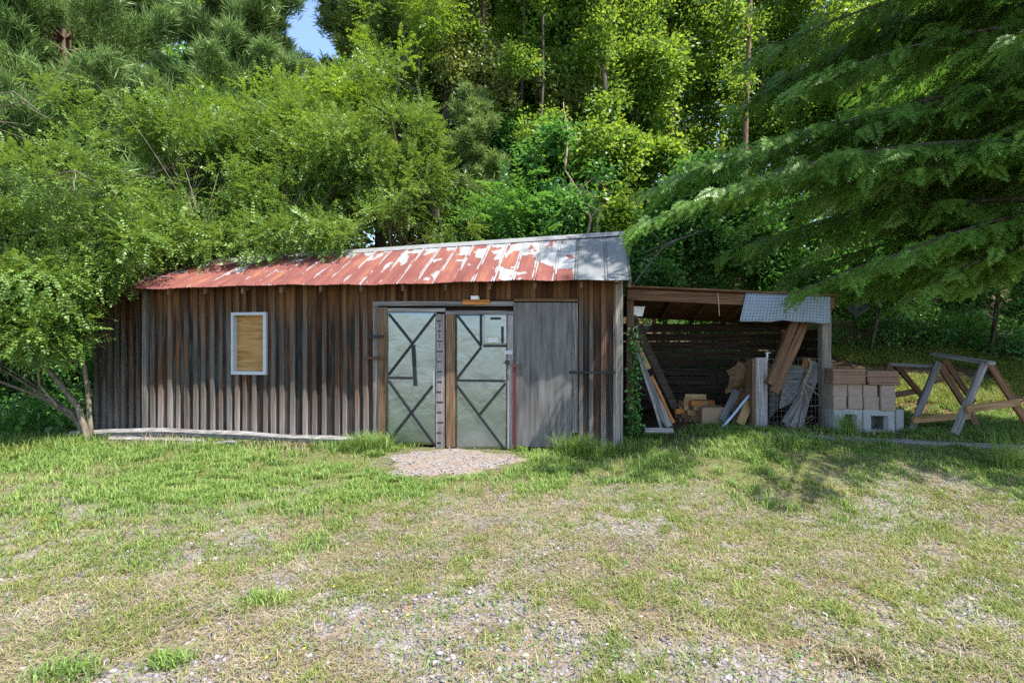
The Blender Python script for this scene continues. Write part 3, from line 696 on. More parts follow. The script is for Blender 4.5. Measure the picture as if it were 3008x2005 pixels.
m.tube(cpts, .006, 6); tag(m.build('rope_coil', M['rope'], None, True), 'coil of pale rope hanging on the lean-to left post', 'rope')
m = MB(); c0 = z3p(265, 500, 1.6); c1 = z3p(262, 600, 1.6)
m.tube([c0+(c1-c0)*f for f in (0, .06, .5, 1)], [.16, .16, .085, .012], 14); tag(m.build('metal_funnel', M['steel'], None, True), 'grey metal funnel hanging in the dim left corner of the lean-to', 'funnel')
m = MB(); q = z3p(212, 388, .75); w_ = .085
m.prism([q+Vector((-w_, -.04, -.075)), q+Vector((w_*.75, -.04, -.075)), q+Vector((w_*.75, .09, -.075)), q+Vector((-w_, .09, -.075))], [q+Vector((-w_, -.04, .075)), q+Vector((w_*1.25, -.04, .075)), q+Vector((w_*1.25, .09, .075)), q+Vector((-w_, .09, .075))])
tag(m.build('junction_box', M['white_plastic']), 'white box fixed under the lean-to roof by the left post', 'box')
m = MB(); m.tube([z3p(897, 232, .44), z3p(903, 300, .44), z3p(910, 425, .46)], .004, 5); tag(m.build('dangling_wire', M['rope']), 'thin wire dangling from the lean-to beam', 'wire')
# sawn offcut heap
rows = [(1310, 560, 900, 9), (1275, 575, 760, 6), (1240, 585, 860, 7), (1205, 590, 820, 6), (1170, 590, 815, 5), (1138, 600, 735, 3), (1112, 672, 745, 1)]
for yy, xa, xb, n in rows:
    for k in range(n):
        x = xa+(xb-xa)*(k+.5)/n+random.uniform(-8, 8); p = z3p(x, yy+random.uniform(-4, 4), 1.25+random.uniform(-.08, .08)); lng = random.uniform(.16, .34); a = random.choice((0, 0, 1.45))+random.uniform(-.25, .25)
        dv = Vector((math.cos(a), math.sin(a), 0))*lng/2
        tag(plank('wood_offcut', p-dv, p+dv, random.choice((.09, .11, .14)), .085, M[random.choice(('tan_wood', 'tan_wood', 'brown_wood', 'orange_wood'))], up=(0, 0, 1), segs=2),
            'short sawn lumber offcut in the heap on the lean-to floor', 'wood offcut', 'sawn offcuts heaped in the lean-to')
m = MB(); q = z3p(832, 1268, 1.0); 
m.prism([q+Vector((-.17, -.12, -.13)), q+Vector((.17, -.15, -.13)), q+Vector((.2, .14, -.13)), q+Vector((-.14, .16, -.13))], [q+Vector((-.17, -.12, .12)), q+Vector((.17, -.15, .13)), q+Vector((.2, .14, .13)), q+Vector((-.14, .16, .12))])
m.prism([q+Vector((.17, -.155, .125)), q+Vector((.2, .145, .125)), q+Vector((.34, .12, .03)), q+Vector((.32, -.18, .03))], [q+Vector((.17, -.155, .131)), q+Vector((.2, .145, .131)), q+Vector((.34, .12, .036)), q+Vector((.32, -.18, .036))])
tag(m.build('cardboard_box', M['cardboard']), 'tan cardboard box with open flap beside the offcut heap', 'box')
# crumpled brown sack slumped over boards
V = []; F = []; n_ = 22
for j in range(n_+1):
    for i in range(n_+1):
        u, v = i/n_, j/n_
        x = 975+235*u+18*math.sin(v*5); y = 900+190*v-70*math.sin(math.pi*u)*(1-v)-12*u
        d = 1.0-.20*math.sin(math.pi*u)*math.sin(math.pi*min(1, v+.15))+.17*(float(vnoise(np.array([u*5, v*5, .7])))-.5)
        V.append(z3p(x+14*(float(vnoise(np.array([u*7, v*7, 3.7])))-.5), y+26*(float(vnoise(np.array([u*7, v*7, 8.7])))-.5), d))
for j in range(n_):
    for i in range(n_): F.append((j*(n_+1)+i, (j+1)*(n_+1)+i, (j+1)*(n_+1)+i+1, j*(n_+1)+i+1))
o = polys('crumpled_sack', V, F, M['brown_sack']); md = o.modifiers.new('thickness', 'SOLIDIFY'); md.thickness = .012
tag(o, 'crumpled brown sack slumped over boards in the middle of the lean-to', 'sack')
misc = [('timber', (1552, 478), (1335, 1010), .115, .06, 'brown_wood', .62, .42, 'upper of two broad brown timbers leaning across the lean-to'),
        ('timber', (1640, 480), (1375, 1080), .125, .06, 'brown_wood', .70, .46, 'lower of two broad brown timbers leaning across the lean-to'),
        ('pipe_rail', (1195, 1065), (920, 1392), .03, .03, 'blue_pipe', .62, .25, 'blue and white striped rail sloping down to the grass'),
        ('plank', (1205, 1062), (1085, 1350), .12, .025, 'tan_wood', .66, .45, 'tan plank leaning just behind the blue and white rail'),
        ('plank', (1060, 1060), (935, 1320), .11, .025, 'grey_wood', .95, .80, 'dark grey plank propping the brown sack'),
        ('plank', (1110, 1070), (1030, 1330), .12, .025, 'brown_wood', .98, .80, 'brown plank hidden under the brown sack'),
        ('slat', (1722, 815), (1490, 1375), .10, .022, 'pale_wood', .80, .48, 'round ended grey slat, left one of the bundle by the post'),
        ('slat', (1768, 845), (1540, 1385), .11, .022, 'pale_wood', .74, .46, 'round ended pale slat, nearest the right post in the bundle'),
        ('slat', (1650, 1040), (1465, 1340), .10, .022, 'grey_wood', .60, .44, 'grey slat, lowest of the leaning bundle'),
        ('slat', (1690, 1000), (1600, 1390), .07, .022, 'grey_wood', .64, .42, 'narrow grey slat standing steeply in the bundle'),
        ('plank', (1655, 800), (1590, 1030), .09, .022, 'orange_wood', .9, .8, 'short reddish plank standing behind the slat bundle')]
for nm, a, b, w, t_, mt, da, db, lab in misc:
    tag(plank(nm, z3p(*a, da), z3p(*b, db), w, t_, M[mt], up=(0, -1, .15)), lab, {'timber': 'timber', 'pipe_rail': 'rail'}.get(nm, 'board'))
for (q, lab) in ((((1345, 850), (1470, 845), (1430, 1190), (1340, 1300)), 'dark grey plywood sheet leaning behind the broad timbers'), (((1470, 850), (1640, 860), (1560, 1150), (1420, 1220)), 'dull grey board sheet leaning right of the broad timbers')):
    ds = (.95, .95, .72, .72) if 'dark' in lab else (.86, .86, .62, .62)
    pts = [z3p(*p, d) for p, d in zip(q, ds)]; m = MB(); m.prism([p+Vector((.003, .018, 0)) for p in pts], pts); tag(m.build('board_sheet', M['grey_wood']), lab, 'board sheet')
# square wooden column standing in the grass behind wire
m = MB(); pa, pb = z3p(1192, 782, .46), z3p(1330, 1352, .46); base = gz1(pa.x, .5*(pa.y+pb.y))-.03
col_ = empty('hollow_box_post', ((pa.x+pb.x)/2, pa.y+.1, base)); tag(col_, 'pale square box post of nailed boards standing in the lean-to front', 'post')
w_ = (pb.x-pa.x)/2; hh = pa.z-base
m = MB(); m.box(-w_+.05, w_, -.10, -.078, 0, hh); m.build('front_board', M['upright_pale'], col_)
m = MB(); m.box(-w_, -w_+.048, -.095, .10, 0, hh-.02); m.build('side_board', M['upright_brown'], col_)
m = MB(); m.box(w_-.022, w_-.001, -.076, .10, 0, hh-.01); m.build('side_board', M['upright_grey'], col_)
m = MB(); m.box(-w_+.05, w_-.024, .08, .10, 0, hh-.03); m.build('rear_board', M['upright_grey'], col_)
m = MB(); m.tube([z3p(1318, 810, .6), z3p(1318, 742, .6)], .022, 10); m.tube([z3p(1300, 745, .6), z3p(1345, 740, .6)], .016, 8); tag(m.build('iron_pipe', M['steel']), 'grey pipe with crossbar standing behind the box post', 'pipe')
for k, (pts, r, lab) in enumerate([([(1665, 785), (1690, 850), (1640, 980), (1600, 1150), (1560, 1380)], .011, 'long pale twig curving down in front of the slat bundle'),
        ([(1640, 1000), (1670, 1030), (1705, 1045)], .018, 'short tan stick poking out of the slat bundle'),
        ([(1640, 1050), (1660, 1150), (1650, 1260), (1600, 1385)], .013, 'dark bent stick standing under the slats'),
        ([(1700, 1060), (1760, 1110), (1770, 1180), (1680, 1195)], .007, 'hooked wire loop beside the right lean-to post'),
        ([(1660, 1310), (1700, 1275), (1710, 1300), (1660, 1330)], .006, 'small wire curl on the ground by the right post'),
        ([(1500, 1160), (1560, 1090), (1620, 1060), (1700, 1085)], .008, 'thin grey twig lying across the slat bundle')]):
    P4 = [z3p(*p, .42+.02*k) for p in pts]; fine = []
    for i in range(len(P4)-1):
        for f in np.linspace(0, 1, 5)[:-1]:
            a, b = P4[max(i-1, 0)], P4[min(i+2, len(P4)-1)]; p, q = P4[i], P4[i+1]
            fine.append(.5*((2*p)+(q-a)*f+(2*a-5*p+4*q-b)*f*f+(3*p-a-3*q+b)*f**3))
    fine.append(P4[-1]); m = MB(); m.tube(fine, list(np.linspace(r, r*.5, len(fine))), 6); tag(m.build('stick' if r > .009 else 'loose_wire', M['vine_stem'], None, True), lab, 'stick' if r > .009 else 'wire')
# welded wire panel across the right bay
m = MB(); a0, a1 = z3p(1190, 700, .43), z3p(1872, 700, .43); zb = gz1(4.2, 7.0)+.02; zt_ = z3p(1500, 790, .43).z
for k in range(20):
    p = a0.lerp(a1, k/19); m.tube([(p.x, p.y, zb), (p.x+.006, p.y-.006*(k % 3), (zb+zt_)/2), (p.x, p.y, zt_)], .0016, 4)
for k in range(13):
    z = zb+(zt_-zb)*k/12; m.tube([(a0.x, a0.y, z), (a0.x+(a1.x-a0.x)*.5, (a0.y+a1.y)*.5-.02, z-.01), (a1.x, a1.y, z)], .0016, 4)
tag(m.build('wire_panel', M['wire']), 'thin square wire netting stretched across the right bay of the lean-to', 'wire netting')
tag(plank('ground_plank', z3p(275, 1402, .1), z3p(516, 1402, .1), .09, .03, M['pale_wood'], up=(0, -.5, 1)), 'short pale plank lying on the grass before the leaning boards', 'plank')
pa, pb = P(2200, 1272, 6.75), P(3040, 1277, 6.15)
tag(plank('edging_board', (pa.x, pa.y, gz1(pa.x, pa.y)+.012), (pb.x, pb.y, gz1(pb.x, pb.y)+.012), .12, .05, M['grey_wood'], up=(0, -.2, 1), segs=14, rough=.006), 'long grey edging board half buried along the grass before the block stack', 'edging board')

# ------------------------------------------------------------------ stack of slabs and blocks
def blk(name, x0, y0, x1, y1, d, depth, mat, lab, cat, grp, hole=None):
    a, b = Lw(*Z5(x0, y1), d), Lw(*Z5(x1, y0), d)
    c = Vector(((a.x+b.x)/2, (a.y+b.y)/2, a.z)); w = (Vector((b.x, b.y))-Vector((a.x, a.y))).length; h = b.z-a.z
    hw = w/2-.002; ch = min(.008, h*.2); m = MB()
    if hole is None:
        r0 = [(-hw+ch, 0, 0), (hw-ch, 0, 0), (hw, ch, 0), (hw, depth-ch, 0), (hw-ch, depth, 0), (-hw+ch, depth, 0), (-hw, depth-ch, 0), (-hw, ch, 0)]
        def ring(z, k): return [(x*k+random.uniform(-.003, .003), (y-depth/2)*k+depth/2+random.uniform(-.003, .003), z+random.uniform(-.002, .002)) for x, y, _ in r0]
        R_ = [ring(0, .97), ring(ch, 1), ring(h/2, 1), ring(h-ch, 1), ring(h, .965)]
        V = [v for r in R_ for v in r]; F = [tuple(range(8))[::-1], tuple(32+k for k in range(8))]+[(i*8+k, i*8+(k+1) % 8, i*8+8+(k+1) % 8, i*8+8+k) for i in range(4) for k in range(8)]
        m.add(V, F)
    else:
        hx0, hz0, hx1, hz1 = hole   # fractions
        X0, X1 = -hw+2*hw*hx0, -hw+2*hw*hx1; Z0, Z1 = h*hz0, h*hz1
        m.box(-hw, X0, 0, depth, 0, h); m.box(X1, hw, 0, depth, 0, h); m.box(X0, X1, 0, depth, Z1, h); m.box(X0, X1, 0, depth, 0, Z0)
        m.box(X0+.001, X1-.001, depth*.8, depth*.82, Z0+.001, Z1-.001)
        m.prism([(X0, .012, Z0), (X0+.02, .06, Z0), (X0, .06, Z0)], [(X0, .012, Z1), (X0+.02, .06, Z1), (X0, .06, Z1)])
        m.prism([(X1, .012, Z0), (X1, .06, Z0), (X1-.03, .06, Z0)], [(X1, .012, Z1), (X1, .06, Z1), (X1-.03, .06, Z1)])
    o = m.build(name, M[mat]); o.location = c; o.rotation_euler.z = -YAW+random.uniform(-.03, .03); return tag(o, lab, cat, grp)
DS = .28
blk('hollow_block', 112, 805, 456, 1062, DS, .4, 'concrete', 'grey hollow block with grass growing over it, left under the stack', 'concrete block', 'hollow blocks under the stack', (.38, .10, .80, .77))
blk('hollow_block', 463, 820, 832, 1072, DS, .4, 'concrete', 'grey hollow block with a clear square hole, right under the stack', 'concrete block', 'hollow blocks under the stack', (.25, .10, .80, .76))
blk('hollow_block', 842, 812, 946, 1066, DS+.12, .35, 'concrete', 'short concrete block sticking out at the right end of the stack', 'concrete block', 'hollow blocks under the stack')
pos = ['far left', 'second from the left', 'third from the left', 'far right']
for k, (a, b) in enumerate(((110, 273), (288, 461), (468, 657), (672, 845))):
    blk('stone_block', a, (655 if k < 2 else 665), b, (803 if k < 2 else 819), DS+random.uniform(-.02, .02), .3, 'stone_block', f'squared stone block, {pos[k]} in the lower row of the stack', 'stone block', 'squared blocks in the stack')
for k, (a, b) in enumerate(((108, 282), (284, 457), (459, 632), (664, 846))):
    blk('stone_block', a, (505 if k < 2 else 519), b, (652 if k < 2 else 663), DS+random.uniform(-.02, .02), .3, 'stone_block', f'squared stone block, {pos[k]} in the upper row of the stack', 'stone block', 'squared blocks in the stack')
ordn = ['lowest', 'second from the bottom', 'middle', 'second from the top', 'topmost']
for k in range(5):
    y1 = 503-k*34.5; blk('capping_slab', 106+random.uniform(-3, 6), y1-31, 494+random.uniform(-6, 6), y1, DS-.03+random.uniform(-.02, .02), .36, 'clay_cap', f'reddish capping slab, {ordn[k]} of the left pile on the block stack', 'slab', 'capping slabs on the stack')
for k in range(5):
    y1 = 517-k*32.5; sh_ = (25, 10, 12, 2, 0)[k]; blk('capping_slab', 500+sh_+random.uniform(-3, 3), y1-29.5, 880+sh_*1.2+random.uniform(-6, 6), y1, DS-.03+random.uniform(-.02, .02), .36, 'clay_cap', f'reddish capping slab, {ordn[k]} of the right pile on the block stack', 'slab', 'capping slabs on the stack')

# ------------------------------------------------------------------ sawhorses
def sawhorse(name, lab, beam, legs, bars, th_):
    q = P(*Z5(*beam[0][:2]), beam[0][2]); root = empty(name, (q.x, q.y, gz1(q.x, q.y))); tag(root, lab, 'sawhorse', 'sawhorses right of the block stack')
    inv = Matrix.Translation(-root.location)
    def pc(nm, a, b, w, t_, mt, up):
        A = inv @ P(*Z5(a[0], a[1]), a[2]); B = inv @ P(*Z5(b[0], b[1]), b[2]); plank(nm, A, B, w, t_, M[mt], up=up, parent=root)
    pc('beam', *beam, .10*th_, .045*th_, 'grey_wood', (0, 0, 1))
    for a, b, mt in legs: pc('leg', a, b, .088*th_, .04, mt, (0, -1, .0))
    for a, b, mt in bars: pc('stretcher', a, b, .09*th_, .035, mt, (0, -1, 0))
sawhorse('sawhorse', 'tall open A-frame sawhorse of grey and brown lumber, standing nearest', ((1285, 155, 7.25), (1965, 262, 6.3)),
    [((1345, 250, 7.2), (1010, 1095, 7.0), 'grey_wood'), ((1365, 290, 7.3), (1850, 1075, 7.3), 'brown_wood'),
     ((1885, 270, 6.35), (1535, 1095, 6.25), 'grey_wood'), ((1945, 275, 6.4), (2420, 1010, 6.4), 'brown_wood')],
    [((1045, 930, 6.93), (1765, 872, 7.33), 'tan_wood'), ((1672, 800, 6.24), (2292, 722, 6.36), 'tan_wood')], 1)
sawhorse('sawhorse', 'lower sawhorse of brown lumber, half hidden behind the block stack', ((760, 275, 7.9), (1385, 300, 7.6)),
    [((775, 275, 7.85), (640, 700, 7.8), 'brown_wood'), ((850, 290, 7.95), (1190, 680, 8.2), 'brown_wood'), ((1405, 215, 7.6), (1760, 720, 7.9), 'brown_wood'), ((1330, 300, 7.55), (1120, 760, 7.5), 'brown_wood')],
    [((800, 640, 7.9), (1120, 585, 8.2), 'brown_wood'), ((1290, 470, 7.5), (1540, 415, 7.75), 'brown_wood')], .95)

# ------------------------------------------------------------------ fallen rails before the left wall
rails = [(((55, 1350), (330, 1330), (650, 1328), (1050, 1345), (1400, 1366), (1790, 1380)), .10, -.34, 'longest grey split rail, bowed, on top of the rails before the wall'),
         (((300, 1372), (600, 1378), (870, 1386)), .075, -.42, 'shorter grey split rail under the longest rail'),
         (((355, 1425), (520, 1425), (650, 1420)), .06, -.52, 'short grey rail end, lowest in the grass before the wall'),
         (((690, 1400), (880, 1402), (1060, 1392)), .06, -.44, 'short dark rail end right of the other rails before the wall')]
for pts, w, d, lab in rails:
    w *= 1.7; Q = [Lw(*Z1(*p), d)+Vector((0, 0, .085)) for p in pts]; m = MB(); pr = []
    for i in range(len(Q)-1):
        for f in np.linspace(0, 1, 6)[:-1]: pr.append(Q[i].lerp(Q[i+1], f))
    pr.append(Q[-1]); rr = [w*.5*(.9+.25*math.sin(i*.9)*.4)*(1-.25*i/len(pr)) for i in range(len(pr))]
    m.tube([p+Vector((0, 0, random.uniform(-.003, .003))) for p in pr], rr, 6); tag(m.build('split_rail', M['grey_wood']), lab, 'rail', 'old split rails before the shed wall')

# ------------------------------------------------------------------ foliage engine
def unit(a): return a/np.maximum(np.linalg.norm(a, axis=-1, keepdims=True), 1e-9)
def rhomb(base, tip, w, up, cup=.0):
    """leaf quads from base/tip arrays"""
    ax = tip-base; sd_ = unit(np.cross(up, ax)); mid = base+ax*.45; c = unit(up)*(cup*np.linalg.norm(ax, axis=-1, keepdims=True))
    return np.stack([base, mid+sd_*w[:, None]+c, tip, mid-sd_*w[:, None]+c], 1)
def t_pinnate(pairs, Ln, ll, lw, ang=55, droop=.25, rng=RNG, taper=.5):
    B, T, W, U = [], [], [], []
    for i in range(pairs):
        f = (i+.7)/pairs; x = Ln*f; z = -droop*Ln*f*f
        for s in (-1, 1):
            a = R(ang+rng.uniform(-14, 14)); l = ll*(1-taper*abs(f-.45))*rng.uniform(.75, 1.2)
            B.append((x, s*.002, z)); T.append((x+l*math.cos(a), s*l*math.sin(a), z+rng.uniform(-.35, .2)*l)); W.append(lw*rng.uniform(.8, 1.2)); U.append((rng.uniform(-.3, .3), rng.uniform(-.3, .3), 1))
    B.append((Ln*.96, 0, -droop*Ln*.92)); T.append((Ln+ll*.9, 0, -droop*(Ln+ll))); W.append(lw); U.append((0, 0, 1))
    st = np.array([[(0, -.002, 0), (Ln, -.0008, -droop*Ln), (Ln, .0008, -droop*Ln), (0, .002, 0)]])
    q = rhomb(np.array(B), np.array(T), np.array(W), unit(np.array(U)), .10)
    return np.concatenate([q, st])
def t_tuft(n, Ln, w, spread=70, rng=RNG, stem=.1):
    B, T = [], []
    for i in range(n):
        a = R(spread)*math.sqrt(rng.random()); ph = rng.uniform(0, 2*math.pi); l = Ln*rng.uniform(.75, 1.1); x0 = -stem*rng.random()
        d = np.array([math.cos(a), math.sin(a)*math.cos(ph), math.sin(a)*math.sin(ph)]); b = np.array([x0, 0, 0]); B.append(b); T.append(b+d*l-np.array([0, 0, .12*l]))
    B, T = np.array(B), np.array(T); up = unit(rng.normal(size=B.shape))
    return rhomb(B, T, np.full(n, w), up)
def t_hemlock(rng=RNG, Ln=.28, w=.0062):
    B, T, W = [], [], []; k = 11
    for i in range(k):
        f = (i+.5)/k; x = Ln*f; z = -.22*Ln*f*f
        for s in (-1, 1):
            l = .105*(1-f)**.75*rng.uniform(.75, 1.15)+.018; a = R(48+rng.uniform(-10, 10))
            b0 = np.array([x, 0, z]); t0 = np.array([x+l*math.cos(a), s*l*math.sin(a), z-.22*l*rng.random()])
            B.append(b0); T.append(t0); W.append(w*1.15)
            for m_ in (.35, .62):
                if l > .05:
                    p = b0+(t0-b0)*m_
                    for s2 in (-1, 1):
                        a2 = a+s2*R(42); l2 = l*.34
                        B.append(p); T.append(p+np.array([l2*math.cos(a2), s*l2*math.sin(a2), -.1*l2])); W.append(w*.9)
    B.append((Ln*.8, 0, -.22*Ln*.64)); T.append((Ln*1.08, 0, -.26*Ln)); W.append(w)
    q = rhomb(np.array(B), np.array(T), np.array(W), np.tile([0, 0, 1.0], (len(B), 1)))
    st = np.array([[(0, -.0022, 0), (Ln, -.001, -.22*Ln), (Ln, .001, -.22*Ln), (0, .0022, 0)]])
    return np.concatenate([q, st])
def t_cluster(n, rad, ll, lw, rng=RNG, flat=.55):
    """a loose spray of broad leaves, faces mostly to the sky"""
    B = rng.normal(size=(n, 3))*np.array([rad, rad, rad*flat])*.6; d = unit(B*np.array([1, 1, .4])+rng.normal(size=(n, 3))*.25*rad+np.array([rad*.3, 0, 0])); d[:, 2] -= .35
    l = ll*rng.uniform(.65, 1.2, n)[:, None]; up = unit(np.array([0, 0, 1.0])+rng.normal(size=(n, 3))*.45)
    return rhomb(B, B+unit(d)*l, lw*rng.uniform(.8, 1.2, n), up, .08)
def scatter(tmpls, pos, ax, up, scl, rng=RNG):
    ax = unit(ax); y = unit(np.cross(up, ax)); z = np.cross(ax, y)
    Mx = np.stack([ax, y, z], -1)*scl[:, None, None]     # columns
    which = rng.integers(0, len(tmpls), len(pos)); out = []
    for i, t in enumerate(tmpls):
        s = which == i
        if not s.any(): continue
        v = np.einsum('nij,qkj->nqki', Mx[s].astype(np.float32), t.astype(np.float32))+pos[s][:, None, None, :].astype(np.float32)
        out.append(v.reshape(-1, 4, 3))
    return np.concatenate(out)
def blob_points(blobs, n, rng, shell=3.5, gap=.42, gscale=1.1, minz=None, seed=0):
    """points in a union of ellipsoids, thicker towards the skin, with noise-cut gaps; returns point, outward"""
    C0 = np.array([b[0] for b in blobs], float); R0 = np.array([b[1] for b in blobs], float); C, Rd = [C0], [R0*.8]
    for _ in range(5):
        C.append(C0+unit(rng.normal(size=C0.shape))*R0*rng.uniform(.45, 1.12, (len(C0), 1))); Rd.append(R0*rng.uniform(.22, .5, (len(C0), 1)))
    C, Rd = np.concatenate(C), np.concatenate(Rd)
    wt = (Rd.prod(1))**(2/3); wt /= wt.sum(); P_, O_ = [], []; tot = 0
    while tot < n:
        m = int((n-tot)*2.2)+50; k = rng.choice(len(C), m, p=wt); d = unit(rng.normal(size=(m, 3))); r = rng.random(m)**(1/shell)
        p = C[k]+d*Rd[k]*r[:, None]*(1+.75*(vnoise(C[k]*3+d*2.3+seed)-.5))[:, None]
        keep = (vnoise(p*gscale+seed*7.7+100) > gap)
        if minz is not None: keep &= p[:, 2] > minz(p)
        P_.append(p[keep]); O_.append(d[keep]); tot += keep.sum()
    return np.concatenate(P_)[:n], np.concatenate(O_)[:n]
def bez(a, b, c, n=7):
    t = np.linspace(0, 1, n)[:, None]; return a*(1-t)**2+2*b*t*(1-t)+c*t*t
def tree(name, lab, cat, grp, base, stems, blobs, n, tmpls, leaf, bark, limbs=26, shell=3.5, gap=.42, gscale=1.1, out=.8, upw=.15, jit=.45, upj=.4, scl=(.8, 1.25), seed=0, twig=.012, minz=None, droop=0, limb_mat=None, extra=None):
    """stems: list of (list of world points, r0, r1). Tree > trunk, crown"""
    rng = np.random.default_rng(1000+seed); base = np.array(base, float)
    root = empty(name, tuple(base)); tag(root, lab, cat, grp)
    p, o = blob_points(blobs, n, rng, shell, gap, gscale, minz, seed)
    ax = o*out+np.array([0, 0, upw])+rng.normal(size=p.shape)*jit; ax[:, 2] -= droop
    up = np.array([0, 0, 1.0])+rng.normal(size=p.shape)*upj
    V = scatter(tmpls, p, ax, up, rng.uniform(*scl, n), rng)
    if extra is not None: V = np.concatenate([V, extra])
    m = MB(); SP = []
    for pts, r0, r1 in stems:
        pts = np.array(pts, float); k = len(pts)
        tt = np.linspace(0, k-1, (k-1)*5+1); sm = np.stack([np.interp(tt, range(k), pts[:, i]) for i in range(3)], 1)
        sm += (vnoise(sm*.9+seed)[:, None]-.5)*np.array([.25, .25, 0])*min(1, r0*6); sm[0] = pts[0]
        rs = np.linspace(r0, r1, len(sm)); m.tube([Vector(v-base) for v in sm], list(rs), 8); SP.append((sm, rs))
    for i in rng.choice(len(p), min(limbs, len(p)), replace=False):
        q = p[i]; sm, rs = SP[rng.integers(len(SP))]
        dz = q[2]-.35*np.linalg.norm(q[:2]-base[:2])-.2; j = int(np.argmin(np.abs(sm[:, 2]-dz))); j = max(1, min(j, len(sm)-1)); a = sm[j]
        mid = (a+q)/2+np.array([0, 0, .12*np.linalg.norm(q-a)])+rng.normal(size=3)*.1
        pp = bez(a, mid, q, 7); m.tube([Vector(v-base) for v in pp], list(np.linspace(min(rs[j]*.55, twig*3), twig*.35, 7)), 5, False)
    m.build('trunk', M[bark], root, True)
    quads('crown', V, M[leaf], root, base)
    return root
T_privet = [t_pinnate(6, .26, .055, .0150, 55, .3) for _ in range(5)]+[t_pinnate(7, .32, .048, .0125, 50, .15) for _ in range(3)]
T_oak = [t_cluster(16, .26, .10, .030) for _ in range(6)]
T_broad = [t_cluster(12, .18, .105, .034) for _ in range(6)]
T_small = [t_cluster(14, .15, .075, .024) for _ in range(6)]
T_wpine = [t_tuft(24, .16, .0054, 48, stem=.25) for _ in range(5)]
T_spine = [t_tuft(22, .085, .0055, 80, stem=.14) for _ in range(5)]
T_hem = [t_hemlock() for _ in range(6)]
T_sumac = [t_pinnate(9, .55, .13, .019, 62, .45, taper=.7) for _ in range(4)]
T_far = [t_cluster(11, .5, .28, .10) for _ in range(5)]
GB = 'arching privet shrubs over the shed'
def g3(x, y): return (x, y, gz1(x, y))
def nroof(p):   # keep leaves off the shed: above the roof plane, or outside the footprint
    x = p[:, 0]-OX; y = p[:, 1]-OY; s = x*CU-y*SU; d = x*SU+y*CU
    rf = np.where(d < RD, 2.45+(d-OV)*.62, 3.25-(d-RD)*.55)
    return np.where((s < 2.75) & (s > -6.5) & (d > -.5) & (d < 2.7), rf+.02, gz(p[:, 0], p[:, 1])+.05)
# big shrub at the left end, stems leaning away from the shed foot
bx, by = -6.62, 8.0; b0 = np.array(g3(bx, by))
def st(*pts): return [b0+np.array(p) for p in pts]
tree('privet_shrub', 'large arching bright green shrub with forked bare stems at the left end of the shed', 'shrub', GB, b0,
     [(st((0, 0, 0), (-.18, 0, .55), (-.55, -.05, 1.1), (-1.1, -.1, 1.9), (-1.6, -.2, 3)), .05, .014), (st((-.03, .03, 0), (-.30, .05, .45), (-.85, .0, .75), (-1.6, -.1, 1.1), (-2.4, -.2, 1.7)), .042, .012),
      (st((0, .05, 0), (-.10, .1, .8), (-.28, .15, 1.7), (-.2, .2, 3), (.2, .3, 4)), .042, .012), (st((-.45, -.03, .55), (-.62, -.15, .9), (-.60, -.2, 1.3), (-.4, -.3, 1.8)), .022, .008)],
     [((-7.6, 8.0, 2.9), (1.5, 1.3, 1.45)), ((-8.3, 7.6, 2.0), (1.35, 1.1, .9)), ((-6.95, 7.75, 2.0), (.75, .65, .75)), ((-7.1, 8.0, 3.6), (1.5, 1.1, 1.1)), ((-6.5, 8.1, 3.05), (.9, .75, .5)), ((-8.8, 8.3, 3.6), (1.4, 1.2, 1.4)), ((-8.0, 7.2, 1.35), (.8, .6, .45)), ((-9.2, 7.3, 1.5), (.9, .7, .6)), ((-7.9, 7.5, 2.6), (1.1, .8, .8)), ((-8.6, 8.6, 4.9), (1.5, 1.2, 1.0)), ((-9.4, 8.4, 2.2), (1.2, 1, 1.2)), ((-6.75, 7.55, 1.75), (.5, .4, .3))],
     9800, T_privet, 'privet', 'pale_bark', 60, 4, .45, 1.0, .8, .0, .5, .35, (.75, 1.25), 1, .009, minz=nroof, droop=.12)
